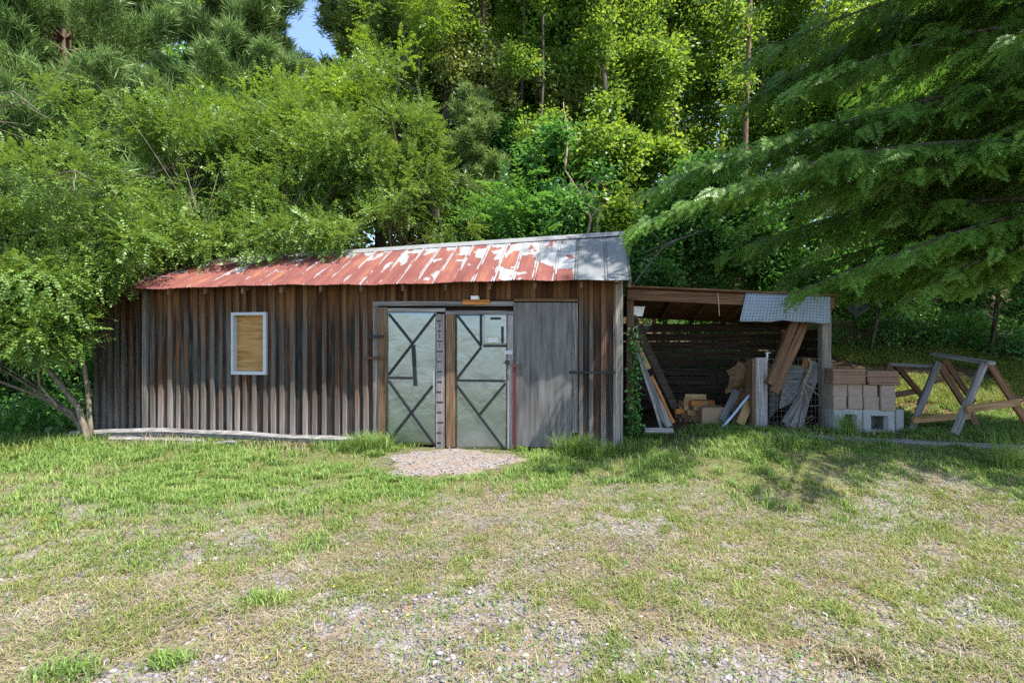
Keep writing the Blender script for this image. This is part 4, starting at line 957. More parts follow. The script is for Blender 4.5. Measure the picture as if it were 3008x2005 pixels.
# shrubs behind and over the roof
def drape(s, d, dz, r): q = WL(s, d, 2.41+(d-OV)*.63+dz); return ((q.x, q.y, q.z), r)
specs = [(-6.3, 10.4, [((-6.2, 9.9, 4.3), (1.7, 1.3, 1.5)), ((-6.6, 10.4, 5.6), (1.4, 1.1, 1.0)), ((-5.6, 9.2, 3.5), (1.2, .8, .55)), ((-7.2, 10.2, 4.9), (1.3, 1.1, 1.1)), drape(-5.6, .45, .2, (.7, .5, .45)), drape(-5.0, .75, .2, (.7, .45, .45))], 6200, 'bright green shrub drooping over the left end of the roof', 'privet'),
         (-4.2, 10.9, [((-4.3, 10.4, 4.4), (1.6, 1.3, 1.5)), ((-4.7, 10.8, 5.9), (1.3, 1.0, 1.0)), ((-4.2, 9.5, 3.55), (1.4, .8, .5)), ((-3.5, 10.5, 5.3), (1.1, 1.0, 1.0)), drape(-4.4, .7, .15, (.6, .45, .35)), drape(-3.5, .75, .15, (.6, .4, .32)), drape(-2.9, .9, .2, (.5, .35, .35))], 6600, 'dense shrub rising behind the ridge above the boarded window', 'privet'),
         (-2.2, 11.1, [((-2.4, 10.7, 4.5), (1.5, 1.2, 1.4)), ((-2.5, 11.1, 5.9), (1.2, 1.0, 1.2)), ((-2.4, 9.9, 3.65), (1.3, .7, .5)), ((-1.5, 10.7, 4.1), (.9, .9, .8)), drape(-2.1, .85, .15, (.5, .35, .3)), drape(-1.4, 1.0, .2, (.5, .3, .3))], 6200, 'green shrub behind the ridge above the left zinc door', 'privet'),
         (-5.4, 11.9, [((-5.4, 11.8, 6.6), (1.7, 1.2, 1.2)), ((-6.6, 11.8, 6.4), (1.2, 1.2, 1.2)), ((-4.2, 11.8, 6.7), (1.2, 1.1, 1.0))], 3800, 'taller yellow-green shrub crown behind the drooping shrubs', 'privet_yellow'),
         (-2.6, 12.4, [((-2.7, 12.2, 8.0), (1.3, 1.1, 1.7)), ((-2.1, 12.2, 9.6), (.9, .8, 1.2)), ((-3.1, 12.1, 6.6), (1.2, 1.0, .9))], 3600, 'slender yellow-green sapling standing above the shrubs, left of the vine tree', 'privet_yellow')]
for k, (x, y, bl, n, lab, mt) in enumerate(specs):
    b = g3(x, y); st_ = []
    for j in range(4):
        c = np.array(bl[j % len(bl)][0]); a = np.array(b)+np.array([random.uniform(-.25, .25), random.uniform(-.2, .2), 0]); st_.append(([a, a*.6+c*.4+np.array([0, 0, .4]), c], .05, .012))
    tree('privet_shrub' if k < 4 else 'sapling', lab, 'shrub' if k < 4 else 'sapling', GB if k < 4 else None, b, st_, bl, n, T_privet, mt, 'pale_bark', 60, 4, .46, 1.0, .8, .05, .5, .4, (.8, 1.3), 20+k, .009, minz=nroof, droop=.08)

# pines
def pine(name, lab, x, y, h, r0, whorls, lenf, n_t, tm, mat, seed, lo=.25, scl=(.9, 1.3), droop=-.05, bark='pine_bark', group=None):
    rng = np.random.default_rng(seed); b = np.array(g3(x, y)); root = empty(name, tuple(b)); tag(root, lab, 'tree', group)
    m = MB(); lean_ = rng.normal(size=2)*.25
    tk = [np.array([lean_[0]*f*f, lean_[1]*f*f, h*f]) for f in np.linspace(0, 1, 10)]; m.tube([Vector(v) for v in tk], list(np.linspace(r0, .03, 10)), 9)
    P_, A_ = [], []
    for wv in range(whorls):
        f = lo+(1-lo)*(wv+rng.uniform(-.3, .3))/whorls; f = min(max(f, .05), .99)
        for k in range(rng.integers(4, 7)):
            az = rng.uniform(0, 2*math.pi); Ln = lenf*(1.02-f)**.6*rng.uniform(.6, 1.1); d = np.array([math.cos(az), math.sin(az), 0])
            a = np.array([lean_[0]*f*f, lean_[1]*f*f, h*f]); e = a+d*Ln+np.array([0, 0, Ln*(.28+droop)]); md_ = (a+e)/2-np.array([0, 0, .1*Ln]); pp = bez(a, md_, e, 7)
            m.tube([Vector(v) for v in pp], list(np.linspace(max(.012, .02*Ln), .006, 7)), 5, False)
            kk = max(2, int(n_t*Ln))
            t = rng.uniform(.22, 1, kk)**.8; t = np.clip(t, 0, 1); q = np.stack([np.interp(t, np.linspace(0, 1, 7), pp[:, i]) for i in range(3)], 1)
            side = np.cross(d, [0, 0, 1]); offl = rng.uniform(-1, 1, kk)*(.42*Ln*(1.1-t)*.9+.08)
            q = q+side*offl[:, None]+d*np.abs(offl)[:, None]*.5+np.array([0, 0, 1])*(rng.normal(size=kk)*.07+.12*np.abs(offl))[:, None]
            P_.append(q); A_.append(d*.6+side*np.sign(offl)[:, None]*.5*np.minimum(1, np.abs(offl)*3)[:, None]+np.array([0, 0, .55])+rng.normal(size=(kk, 3))*.3)
    P_, A_ = np.concatenate(P_), np.concatenate(A_); V = scatter(tm, P_, A_, rng.normal(size=P_.shape), rng.uniform(*scl, len(P_)), rng)
    m.build('trunk', M[bark], root, True); quads('crown', V, M[mat], root); return root
pine('white_pine', 'tall white pine with soft blue-green needle tufts, far left', -11.6, 13.4, 17, .24, 34, 4.6, 42, T_wpine, 'white_pine', 51, .12, (1.5, 2.4))
pine('white_pine', 'white pine at the upper left edge, partly hidden by its tall neighbour', -15.4, 15.8, 17, .22, 32, 4.6, 38, T_wpine, 'white_pine', 57, .12, (1.5, 2.4))
pine('white_pine', 'white pine with pale needle tufts beside the gap of open sky', -7.7, 14.6, 15.5, .22, 32, 3.6, 44, T_wpine, 'white_pine', 52, .15, (1.5, 2.4))
pine('scrub_pine', 'dark scrub pine just right of the gap of open sky', -3.9, 15.2, 19, .2, 32, 2.9, 50, T_spine, 'scrub_pine', 53, .25, (1.8, 2.8))
pine('scrub_pine', 'small olive green pine behind the ridge, above the zinc doors', -.7, 12.0, 7.2, .11, 16, 1.9, 70, T_spine, 'scrub_pine', 54, .42, (1.4, 2.0))
pine('scrub_pine', 'scrub pine with thin crown against the sky, left of the woods', .9, 17.5, 19, .17, 18, 2.6, 26, T_spine, 'scrub_pine', 55, .5, (1.8, 2.7))

# vine-smothered tree
b = g3(-1.75, 13.2)
tree('vine_covered_tree', 'tree smothered in pale vine leaves rising above the shrubs', 'tree', None, b, [([b, (-1.7, 13.2, 5), (-1.6, 13.2, 10), (-1.3, 13.2, 15)], .16, .06)],
     [((-1.6, 13.0, 9.2), (1.0, .9, 2.2)), ((-1.2, 13.0, 7.2), (.9, .9, 1.4)), ((-1.5, 13.1, 12.5), (1.2, 1.0, 2.0)), ((-.6, 13.0, 8.3), (.8, .8, 1.2))], 3000, T_small, 'vine_leaf', 'bark', 50, 3.5, .38, 1.3, .7, -.1, .5, .6, (.9, 1.5), 61, .012)

# broad-leaved wood behind the roof and the lean-to
woods_spec = [  # x, y, h, crown radius, start of crown, n, leaf, template, label
    (.9, 15.5, 17, 2.6, 5.5, 4420, 'oak', T_oak, 'leafy forest tree directly behind the ridge right of the small pine'),
    (2.2, 14.2, 16, 2.3, 5.0, 4420, 'oak', T_oak, 'forest tree with thin dark straight trunk above the gray end of the roof'),
    (3.4, 17.5, 19, 3.0, 5.5, 4420, 'oak', T_oak, 'tall forest tree with yellow-green lit leaves behind the lean-to'),
    (5.0, 16.0, 18, 2.6, 6.0, 4420, 'oak', T_oak, 'forest tree with tan bare trunk showing beside the hemlock'),
    (5.8, 19.5, 20, 3.2, 5.0, 3740, 'oak', T_oak, 'forest tree whose leaves glow yellow left of the hemlock'),
    (-.4, 19.5, 20, 2.8, 6.0, 3740, 'oak', T_oak, 'forest tree with bare upper limbs against the blue sky'),
    (8.5, 17.5, 18, 3.2, 3.5, 4080, 'oak', T_oak, 'forest tree seen through the hemlock, upper right'),
    (12.5, 18.0, 18, 3.6, 2.5, 4080, 'oak', T_oak, 'forest tree behind the hemlock at the right edge'),
    (-3.6, 20.5, 20, 3.0, 6.0, 3230, 'oak', T_oak, 'forest tree with dull leaves between the scrub pine and the vine tree'),
    (-16.5, 18.5, 15, 4.0, 2.0, 4080, 'deep_leaf', T_oak, 'dark forest tree at the left edge under the white pine'),
    (-11.5, 19.5, 13, 3.6, 2.0, 3740, 'deep_leaf', T_oak, 'dark forest tree behind the white pines'),
    (16.8, 16.0, 15, 3.6, 2.0, 3740, 'deep_leaf', T_oak, 'dark forest tree in the far right corner'),
]
for k, (x, y, h, r, cz, n, mt, tm, lab) in enumerate(woods_spec):
    b = np.array(g3(x, y)); rng = np.random.default_rng(300+k); bl = []
    for j in range(9):
        f = (j+.5)/9; z = b[2]+cz+(h-cz)*f; rr = r*(.55+.6*math.sin(math.pi*(f*.8+.15)))*rng.uniform(.5, .75); a = rng.uniform(0, 6.28); o_ = r*.55*rng.uniform(.4, 1)
        bl.append(((x+o_*math.cos(a), y+o_*math.sin(a), z), (rr, rr, rr*.75)))
    tk = [b, b+np.array([rng.normal()*.2, 0, h*.35]), b+np.array([rng.normal()*.5, rng.normal()*.3, h*.7]), b+np.array([rng.normal()*.7, rng.normal()*.4, h*.97])]
    tree('forest_tree', lab, 'tree', 'broad-leaved trees of the wood behind the shed', b, [(tk, .13+.05*rng.random(), .03)], bl, int(n*1.1), tm, mt, 'pine_bark' if 'tan' in lab else 'bark', 34, 3, .52, 1.1, .6, .05, .5, .5, (.9, 1.5), 80+k, .02)
# saplings and understorey right behind the shed
und = [(-.2, 10.9, [((-.3, 10.7, 3.6), (1.0, .8, .8)), ((.2, 11.0, 4.5), (.8, .7, .7))], 260, T_sumac, 'sumac', 'sumac with long feathery leaves just behind the ridge', 'sumac_shrub'),
       (1.0, 11.2, [((1.0, 11.0, 3.9), (.9, .8, .9)), ((1.3, 11.3, 5.2), (.9, .8, 1.0))], 1500, T_broad, 'deep_leaf', 'dark leafy sapling behind the middle of the ridge', 'leafy_sapling'),
       (2.1, 11.8, [((2.2, 11.6, 4.2), (1.0, .9, 1.2)), ((2.1, 11.9, 6.0), (1.0, .9, 1.1))], 1700, T_broad, 'oak', 'light leafy sapling behind the gray end of the roof', 'leafy_sapling'),
       (3.1, 10.9, [((3.1, 10.7, 3.1), (.9, .7, .9)), ((3.5, 11.0, 4.3), (.9, .8, .9))], 1500, T_broad, 'deep_leaf', 'leafy sapling between the shed roof and the lean-to beam', 'leafy_sapling'),
       (4.4, 11.3, [((4.4, 11.1, 3.3), (1.1, .8, 1.0)), ((4.8, 11.4, 4.9), (1.1, .9, 1.1))], 1700, T_broad, 'deep_leaf', 'leafy sapling behind the lean-to above the tarp', 'leafy_sapling'),
       (6.3, 11.8, [((6.3, 11.6, 2.9), (1.2, .8, .7)), ((6.8, 12.0, 4.2), (1.2, 1.0, 1.0))], 1500, T_broad, 'deep_leaf', 'dark leafy shrub behind the block stack', 'leafy_shrub'),
       (8.6, 12.3, [((8.6, 12.1, 2.9), (1.3, .9, .8)), ((9.2, 12.4, 4.2), (1.3, 1.0, 1.1))], 1500, T_broad, 'deep_leaf', 'dark leafy shrub behind the sawhorses', 'leafy_shrub'),
       (11.2, 12.0, [((11.2, 11.8, 3.0), (1.3, 1.0, 1.0)), ((11.6, 12.2, 4.5), (1.2, 1.0, 1.2))], 1400, T_broad, 'deep_leaf', 'dark leafy shrub at the right edge of the woods', 'leafy_shrub'),
       (.4, 13.0, [((.3, 12.9, 6.4), (1.0, .9, 1.3)), ((.6, 13.0, 4.6), (.9, .8, 1.0))], 1700, T_broad, 'deep_leaf', 'blue-green leafy sapling right of the small pine', 'leafy_sapling'),
       (3.0, 13.2, [((3.0, 13.0, 6.0), (1.1, .9, 1.6)), ((3.2, 13.2, 8.2), (1.1, .9, 1.3))], 2000, T_broad, 'oak', 'tall slim sapling behind the gap between roof and hemlock', 'leafy_sapling'),
       (1.5, 13.4, [((1.5, 13.3, 7.4), (.9, .8, 1.6))], 1300, T_broad, 'vine_leaf', 'pale leaved sapling above the middle of the metal roof', 'leafy_sapling'),
       (-11.3, 11.5, [((-11.3, 11.3, 1.3), (1.6, 1.0, .9)), ((-10.2, 12.2, 2.4), (1.6, 1.0, 1.3)), ((-12.6, 11.9, 2.8), (1.4, 1.0, 1.4))], 2400, T_broad, 'deep_leaf', 'dark leafy shrub at the left edge behind the arching shrub', 'leafy_shrub'),
       (-8.4, 12.3, [((-8.6, 12.2, 1.4), (1.4, .9, 1.2)), ((-7.4, 12.3, 2.4), (1.4, .9, 1.4))], 2200, T_broad, 'deep_leaf', 'dark leafy shrub in the shade behind the left end of the shed', 'leafy_shrub')]
for k, (x, y, bl, n, tm, mt, lab, nm) in enumerate(und):
    b = np.array(g3(x, y)); st_ = [([b, (b+np.array(c[0]))/2+np.array([.1, 0, .1]), np.array(c[0])], .035, .01) for c in bl]
    tree(nm, lab, 'sapling' if 'sapling' in nm else 'shrub', None, b, st_, bl, int(n*1.15), tm, mt, 'bark', 24, 3.2, .48, 1.4, .7, .1, .5, .5, (.8, 1.3), 120+k, .01, minz=lambda p: np.maximum(nroof(p), gz(p[:, 0], p[:, 1])+.03))


for k, (px, Yt, h, r, lab) in enumerate([(488, 12.6, 15, .055, 'thin straight tree trunk above the ridge, leftmost of the slender trees'), (517, 13.4, 15, .06, 'slender dark trunk second from the left above the ridge'),
        (540, 12.2, 14, .045, 'very thin leaning trunk above the middle of the roof'), (612, 12.4, 15, .09, 'dark ivy shaded trunk above the gray roof end'), (655, 13.6, 15, .06, 'slender pale trunk between the roof end and the hemlock'),
        (742, 13.2, 15, .085, 'tan barked slender trunk seen left of the hemlock boughs'), (592, 14.4, 16, .05, 'thin grey trunk behind the dark one, above the roof')]):
    x = (px-512)/512*Yt; b = np.array(g3(x, Yt)); rg = np.random.default_rng(600+k); dx = rg.normal()*.25
    tree('slender_tree', lab, 'tree', 'slender trunks in the wood behind the shed', b, [([b, b+np.array([dx*.3, 0, h*.33]), b+np.array([dx, .1, h*.66]), b+np.array([dx*1.4, .2, h])], r, r*.35)],
         [((x+dx*.6+rg.normal()*.4, Yt-.1, b[2]+h*f), (.55, .5, .7)) for f in (.42, .55, .68, .8)], 420, T_small, 'oak', 'pine_bark' if 'tan' in lab else ('pale_bark' if 'pale' in lab or 'grey' in lab else 'bark'), 14, 3, .42, 1.4, .7, 0, .5, .5, (.9, 1.5), 640+k, .012)
# hemlock
def hemlock(name, lab, x, y, h, r0, lo, Lmax, n_br, seed, azlim=None, extra=()):
    rng = np.random.default_rng(seed); b = np.array(g3(x, y)); root = empty(name, tuple(b)); tag(root, lab, 'tree', None)
    m = MB(); m.tube([Vector((.25*math.sin(f*3), .15*f, h*f)) for f in np.linspace(0, 1, 12)], list(np.linspace(r0, .03, 12)), 10)
    P_, A_, U_ = [], [], []
    for i in range(n_br+len(extra)):
        f = (i+rng.random())/n_br; hz = lo+(h-lo)*min(f, 1)**1.15
        az = i*2.39996+rng.uniform(-.4, .4); d = np.array([math.cos(az), math.sin(az), 0])
        Ln = Lmax*(1-(hz-lo)/(h-lo+.5))**.5*rng.uniform(.65, 1.05)
        if azlim is not None: Ln *= azlim(d, hz)
        if i >= n_br:
            ep = np.array(extra[i-n_br])-b; hz = ep[2]+.9; d = unit(np.array([ep[0], ep[1], 0.])); Ln = float(np.hypot(ep[0], ep[1]))
        if Ln < .3: continue
        a = np.array([.25*math.sin(hz/h*3), .15*hz/h, hz]); e = a+d*Ln+np.array([0, 0, -Ln*rng.uniform(.05, .24)])
        if i >= n_br: e = ep
        md_ = (a+e)/2+np.array([0, 0, .16*Ln])+rng.normal(size=3)*.12; pp = bez(a, md_, e, 9)
        m.tube([Vector(v) for v in pp], list(np.linspace(.009+.0075*Ln, .004, 9)), 5, False)
        side = np.cross(d, [0, 0, 1.0]); nsec = max(4, int(Ln*(9 if hz < 7.5 else 5.5)))
        for k in range(nsec):
            t = (k+rng.random())/nsec; t = .12+.88*t; s_ = 1 if k % 2 else -1
            q = np.array([np.interp(t, np.linspace(0, 1, 9), pp[:, c]) for c in range(3)])
            sl_ = (.22*Ln*(1.08-t)+.16)*rng.uniform(.6, 1.15); dd = unit(d*.75+side*s_*.8+np.array([0, 0, -.22])+rng.normal(size=3)*.12); nf = max(1, int(sl_*7.5))
            if sl_ > .45: m.tube([Vector(q), Vector(q+dd*sl_*.5-np.array([0, 0, .02])), Vector(q+dd*sl_-np.array([0, 0, .1*sl_]))], [.004, .003, .0015], 4, False)
            for j in range(nf):
                u = (j+.3)/nf; s2 = 1 if j % 2 else -1
                P_.append(q+dd*sl_*u-np.array([0, 0, .1*sl_*u*u])); ax = dd*.9+np.cross(dd, [0, 0, 1.0])*s2*.55*(1-.5*u)+np.array([0, 0, -.42])+rng.normal(size=3)*.16
                A_.append(ax); U_.append(np.array([0, -.35, 1.0])+rng.normal(size=3)*.42)
    P_, A_, U_ = np.array(P_), np.array(A_), np.array(U_)
    wp = P_+b; keep = wp[:, 2] > np.maximum(nroof(wp), gz(wp[:, 0], wp[:, 1])+.15)+.05
    # keep the sprays clear of the lean-to roof
    keep &= ~((wp[:, 0] > 1.4) & (wp[:, 0] < 4.25) & (wp[:, 1] > 7.02-.0*wp[:, 0]) & (wp[:, 1] < 9.6) & (wp[:, 2] < 2.5))
    P_, A_, U_ = P_[keep], A_[keep], U_[keep]
    V = scatter(T_hem, P_, A_, U_, rng.uniform(.9, 1.5, len(P_)), rng)
    m.build('trunk', M['bark'], root, True); quads('crown', V, M['hemlock'], root); return len(P_)
def azl(d, hz):
    k = 1.0
    if d[0] < -.2 and d[1] > .25 and hz < 9: k = .85
    if d[1] < -.1 and hz < 6: k *= .35+.65*max(0, (hz-3.6)/2.4)
    if hz < 3.0: k *= .8
    if d[0] > .05 and d[1] > -.2: k *= .22
    if d[1] < -.72: k *= .64
    if d[0] < -.6 and -.72 <= d[1] < -.2 and hz > 5: k *= 1.15
    return k
nh = hemlock('hemlock_tree', 'big dark hemlock with drooping feathery sprays overhanging the lean-to on the right', 7.5, 6.4, 16, .27, 2.3, 6.3, 225, 5, azl, extra=((3.75, 6.75, 2.2), (4.3, 6.6, 2.35), (4.9, 6.5, 2.0), (5.6, 6.9, 2.1), (3.1, 6.85, 3.1), (6.1, 6.6, 2.3), (4.6, 7.4, 3.0), (2.9, 7.6, 4.0), (5.2, 7.6, 2.3)))
nh2 = hemlock('hemlock_tree', 'hemlock standing behind the sawhorses at the right edge, half hidden by the bigger one', 12.6, 11.2, 16, .22, 3.2, 4.6, 150, 9)
print('hemlock sprays', nh, nh2)

# far wood as one mass
rng = np.random.default_rng(77); n = 26000
xx = rng.uniform(-46, 46, n); yy = rng.uniform(22, 38, n)
hz = rng.random(n)**.9*(15+8*n2(xx, yy, .22, 3))*np.where(np.abs(xx/yy+.40) < .085, .62, 1)
keep = vnoise(np.stack([xx*.45, yy*.45, hz*.35], -1)) > .38
p = np.stack([xx, yy, gz(xx, yy)+hz+.3], -1)[keep]
V = scatter(T_far, p, rng.normal(size=p.shape), np.array([0, 0, 1.0])+rng.normal(size=p.shape)*.5, rng.uniform(.8, 1.5, len(p)), rng)
tag(quads('forest', V, M['wood_mass']), 'far wood of broad-leaved trees rising up the slope behind everything', 'forest', kind='stuff')
m = MB()
# undergrowth on the wooded floor
n = 18000; xx = np.concatenate([rng.uniform(-16, 16, 13000), rng.uniform(1, 5.5, 5000)]); yy = np.concatenate([rng.uniform(8.2, 19, 13000), rng.uniform(9.7, 14, 5000)])
x_ = xx-OX; y_ = yy-OY; s_ = x_*CU-y_*SU; d_ = x_*SU+y_*CU
keep = ~((s_ > -6.6) & (s_ < 5.6) & (d_ < 2.55)) & (n2(xx, yy, .5, 12) > .36) & ~((xx > 4.3) & (xx < 11) & (yy < 12.3))
xx, yy = xx[keep], yy[keep]; p = np.stack([xx, yy, gz(xx, yy)+rng.random(len(xx))**2*.55+.03], -1)
V = scatter(T_broad, p, rng.normal(size=p.shape), np.array([0, 0, 1.0])+rng.normal(size=p.shape)*.4, rng.uniform(.7, 1.3, len(p)), rng)
tag(quads('undergrowth', V, M['deep_leaf']), 'low leafy undergrowth covering the floor of the wood', 'undergrowth', kind='stuff')
# fallen leaves on the bank by the sawhorses and under the shrub
n = 7000; xx = np.concatenate([rng.uniform(3.2, 11, n), rng.uniform(-10, -6.5, 2500)]); yy = np.concatenate([rng.uniform(6.6, 9.4, n), rng.uniform(7.6, 10.5, 2500)])
p = np.stack([xx, yy, gz(xx, yy)+.012], -1); ax = rng.normal(size=p.shape); ax[:, 2] *= .25
V = rhomb(p, p+unit(ax)*rng.uniform(.035, .08, len(p))[:, None], rng.uniform(.012, .025, len(p)), unit(np.array([0, 0, 1.0])+rng.normal(size=p.shape)*.3), .1)
tag(quads('fallen_leaves', V, M['dead_leaf']), 'brown fallen leaves on the shaded bank', 'leaf litter', kind='stuff')

# dead limbs and twigs
def deadwood(name, lab, base, pts_list, mat='pale_bark'):
    m = MB()
    for pts, r in pts_list:
        pts = [Vector(p) for p in pts]; f_ = []
        for i in range(len(pts)-1):
            for f in np.linspace(0, 1, 5)[:-1]: f_.append(pts[i].lerp(pts[i+1], f)+Vector((random.uniform(-.012, .012), random.uniform(-.012, .012), random.uniform(-.012, .012))))
        f_.append(pts[-1]); m.tube(f_, list(np.linspace(r, r*.35, len(f_))), 6)
    tag(m.build(name, M[mat], None, True), lab, 'dead branch')
Yd = 9.7
deadwood('dead_branch', 'bare pale branch sticking out above the lean-to beside the roof end', None,
    [([P(1860, 840, Yd), P(1950, 720, Yd), P(2080, 670, Yd-.3)], .022), ([P(1950, 720, Yd), P(1885, 645, Yd)], .012), ([P(1990, 702, Yd), P(1880, 745, Yd)], .010), ([P(2020, 690, Yd-.1), P(1885, 760, Yd-.2)], .009), ([P(1930, 745, Yd), P(1868, 760, Yd+.1)], .008)])
deadwood('dead_branch', 'tangle of dead brown vine stems hanging behind the ridge near the roof end', None,
    [([P(1725, 690, 10.2), P(1735, 640, 10.2), P(1700, 560, 10.4), P(1660, 500, 10.6)], .03), ([P(1735, 640, 10.2), P(1770, 600, 10.2), P(1700, 540, 10.3), P(1640, 555, 10.3)], .014), ([P(1750, 690, 10.1), P(1760, 620, 10.1), P(1690, 580, 10.1), P(1660, 640, 10.1)], .012),
     ([P(1700, 560, 10.4), P(1745, 520, 10.4), P(1790, 560, 10.3), P(1770, 640, 10.2)], .012), ([P(1690, 600, 10.2), P(1720, 560, 10.2), P(1760, 590, 10.2)], .01), ([P(1660, 500, 10.6), P(1670, 400, 10.8), P(1655, 300, 11)], .025)], 'vine_stem')
deadwood('dead_branch', 'bare grey twigs poking out of the arching shrub at the left edge', None,
    [([P(-60, 330, 8.0), P(60, 300, 7.7), P(150, 350, 7.5)], .014), ([P(-60, 280, 8.0), P(40, 270, 7.7), P(120, 330, 7.4)], .012), ([P(-60, 350, 8.0), P(90, 370, 7.6)], .011), ([P(10, 300, 7.7), P(80, 260, 7.6)], .008), ([P(60, 300, 7.7), P(110, 290, 7.5)], .008)])
deadwood('dead_branch', 'bare pale twigs in the shrub left of the shed roof', None,
    [([P(130, 520, 7.3), P(220, 500, 7.1), P(300, 540, 7.0)], .010), ([P(220, 500, 7.1), P(215, 570, 7.0)], .008), ([P(330, 500, 8.6), P(430, 515, 8.4), P(510, 540, 8.3)], .010), ([P(430, 515, 8.4), P(490, 490, 8.3)], .007)])

# ------------------------------------------------------------------ lawn
rng = np.random.default_rng(21)
def blades(x, y, ln, wd, lean_, rng, curl=.5):
    n = len(x); z = gz(x, y)-.004; a = rng.uniform(0, 2*math.pi, n); d = np.stack([np.cos(a), np.sin(a), np.zeros(n)], -1); sd_ = np.stack([-np.sin(a), np.cos(a), np.zeros(n)], -1)
    b = np.stack([x, y, z], -1); k = lean_*rng.uniform(.3, 1.4, n); mid = b+np.array([0, 0, 1.0])*(ln*.55)[:, None]+d*(ln*.55*k*.5)[:, None]
    tip = b+np.array([0, 0, 1.0])*(ln*(.98-curl*.45*k))[:, None]+d*(ln*k*.95)[:, None]; w_ = wd[:, None]*sd_
    q1 = np.stack([b-w_, b+w_, mid+w_*.85, mid-w_*.85], 1); q2 = np.stack([mid-w_*.85, mid+w_*.85, tip+w_*.12, tip-w_*.12], 1)
    return np.stack([q1, q2], 1)      # n,2,4,3
def blade_obj(name, B, mat, **kw):
    n = len(B); q1, q2 = B[:, 0], B[:, 1]; V = np.stack([q1[:, 0], q1[:, 1], q1[:, 2], q1[:, 3], q2[:, 2], q2[:, 3]], 1).astype(np.float32)
    me = bpy.data.meshes.new(name); me.vertices.add(n*6); me.vertices.foreach_set('co', V.reshape(-1)); o6 = np.arange(n)[:, None]*6
    Fc = np.concatenate([o6+np.array([0, 1, 2, 3]), o6+np.array([3, 2, 4, 5])], 1).astype(np.int32).reshape(-1)
    me.loops.add(n*8); me.loops.foreach_set('vertex_index', Fc); me.polygons.add(n*2); me.polygons.foreach_set('loop_start', np.arange(0, n*8, 4, dtype=np.int32)); me.update(calc_edges=True)
    return link(name, me, mat, kw.get('parent'))
def footprint(x, y):
    x_ = x-OX; y_ = y-OY; s_ = x_*CU-y_*SU; d_ = x_*SU+y_*CU
    return ((s_ > -6.45) & (s_ < 2.5) & (d_ > -.02) & (d_ < 2.6)) | ((s_ >= 2.5) & (s_ < 5.5) & (d_ > .55))
def railz(x, y):
    x_ = x-OX; y_ = y-OY; s_ = x_*CU-y_*SU; return np.where((s_ > -6.6) & (s_ < -1.2), x_*SU+y_*CU, -5.0)
def region(n):
    y = 1.9+(8.9-1.9)*rng.random(n)**.85; x = rng.uniform(-1.12, 1.12, n)*y*1.0+rng.normal(size=n)*.1; return x, y
def clumped(n, per, sp):
    cx, cy = region(n//per); k = rng.integers(0, len(cx), n); return cx[k]+rng.normal(size=n)*sp, cy[k]+rng.normal(size=n)*sp
# thick turf
x, y = clumped(430000, 22, .032); lu = lushness(x, y); pd = in_pad(x, y)
acc = rng.random(len(x)) < (lu*(.06+.94*ss(.40, .60, n2(x, y, 2.0, 14)*.55+n2(x, y, 6.5, 24)*.45))+.015)*(1-.8*ss(-.95, -.35, railz(x, y))*ss(.15, -.1, railz(x, y)))
acc &= (pd > 1.0) & ~footprint(x, y); x, y = x[acc], y[acc]
lnb = (.030+.052*rng.random(len(x)))*(.75+.6*n2(x, y, .9, 15))*(1+.5*ss(5.5, 7, y))
B = blades(x, y, lnb, rng.uniform(.0018, .0036, len(x))*(1+.11*(y-2)), .95, rng)
tag(blade_obj('grass', B, M['grass']), 'green lawn grass thickest before the shed', 'grass', kind='stuff'); print('turf', len(x))
# sparse yellow-green tufts in the gravel
x, y = clumped(460000, 24, .030); lu = lushness(x, y); pd = in_pad(x, y)
acc = rng.random(len(x)) < (1-lu*.75)*np.maximum(.16, ss(.44, .62, .5*n2(x, y, 2.2, 16)+.5*n2(x, y, 7.5, 26)+.06*ss(-.5, 1.5, x))); acc &= (pd+.35*rng.random(len(x)) > 1.02) & ~footprint(x, y); x, y = x[acc], y[acc]
lnb = (.016+.034*rng.random(len(x)))*(.8+.5*n2(x, y, 1.1, 17)); B = blades(x, y, lnb, rng.uniform(.0015, .0029, len(x))*(1+.10*(y-2)), 1.15, rng)
tag(blade_obj('sparse_grass', B, M['yellow_grass']), 'sparse yellow-green grass growing through the gravel', 'grass', kind='stuff'); print('sparse', len(x))
# dry straw thatch lying flat
x, y = clumped(360000, 10, .07); lu = lushness(x, y); acc = rng.random(len(x)) < np.maximum((1-.8*lu)*(.25+.75*ss(.36, .58, n2(x, y, 1.4, 18))), ss(-.95, -.35, railz(x, y))); acc &= (in_pad(x, y)+.6*rng.random(len(x)) > .95) & ~footprint(x, y); x, y = x[acc], y[acc]
z = gz(x, y)+.003+.016*rng.random(len(x))**1.5; a = rng.uniform(0, 6.283, len(x)); l = rng.uniform(.025, .085, len(x)); b_ = np.stack([x, y, z], -1); t_ = b_+np.stack([np.cos(a)*l, np.sin(a)*l, rng.uniform(-.15, .4, len(x))*l], -1)
tag(quads('dry_grass', rhomb(b_, t_, rng.uniform(.0012, .0026, len(x)), np.tile([0, 0, 1.0], (len(x), 1))), M['straw']), 'dry straw coloured grass lying flat on the soil', 'dry grass', kind='stuff'); print('straw', len(x))
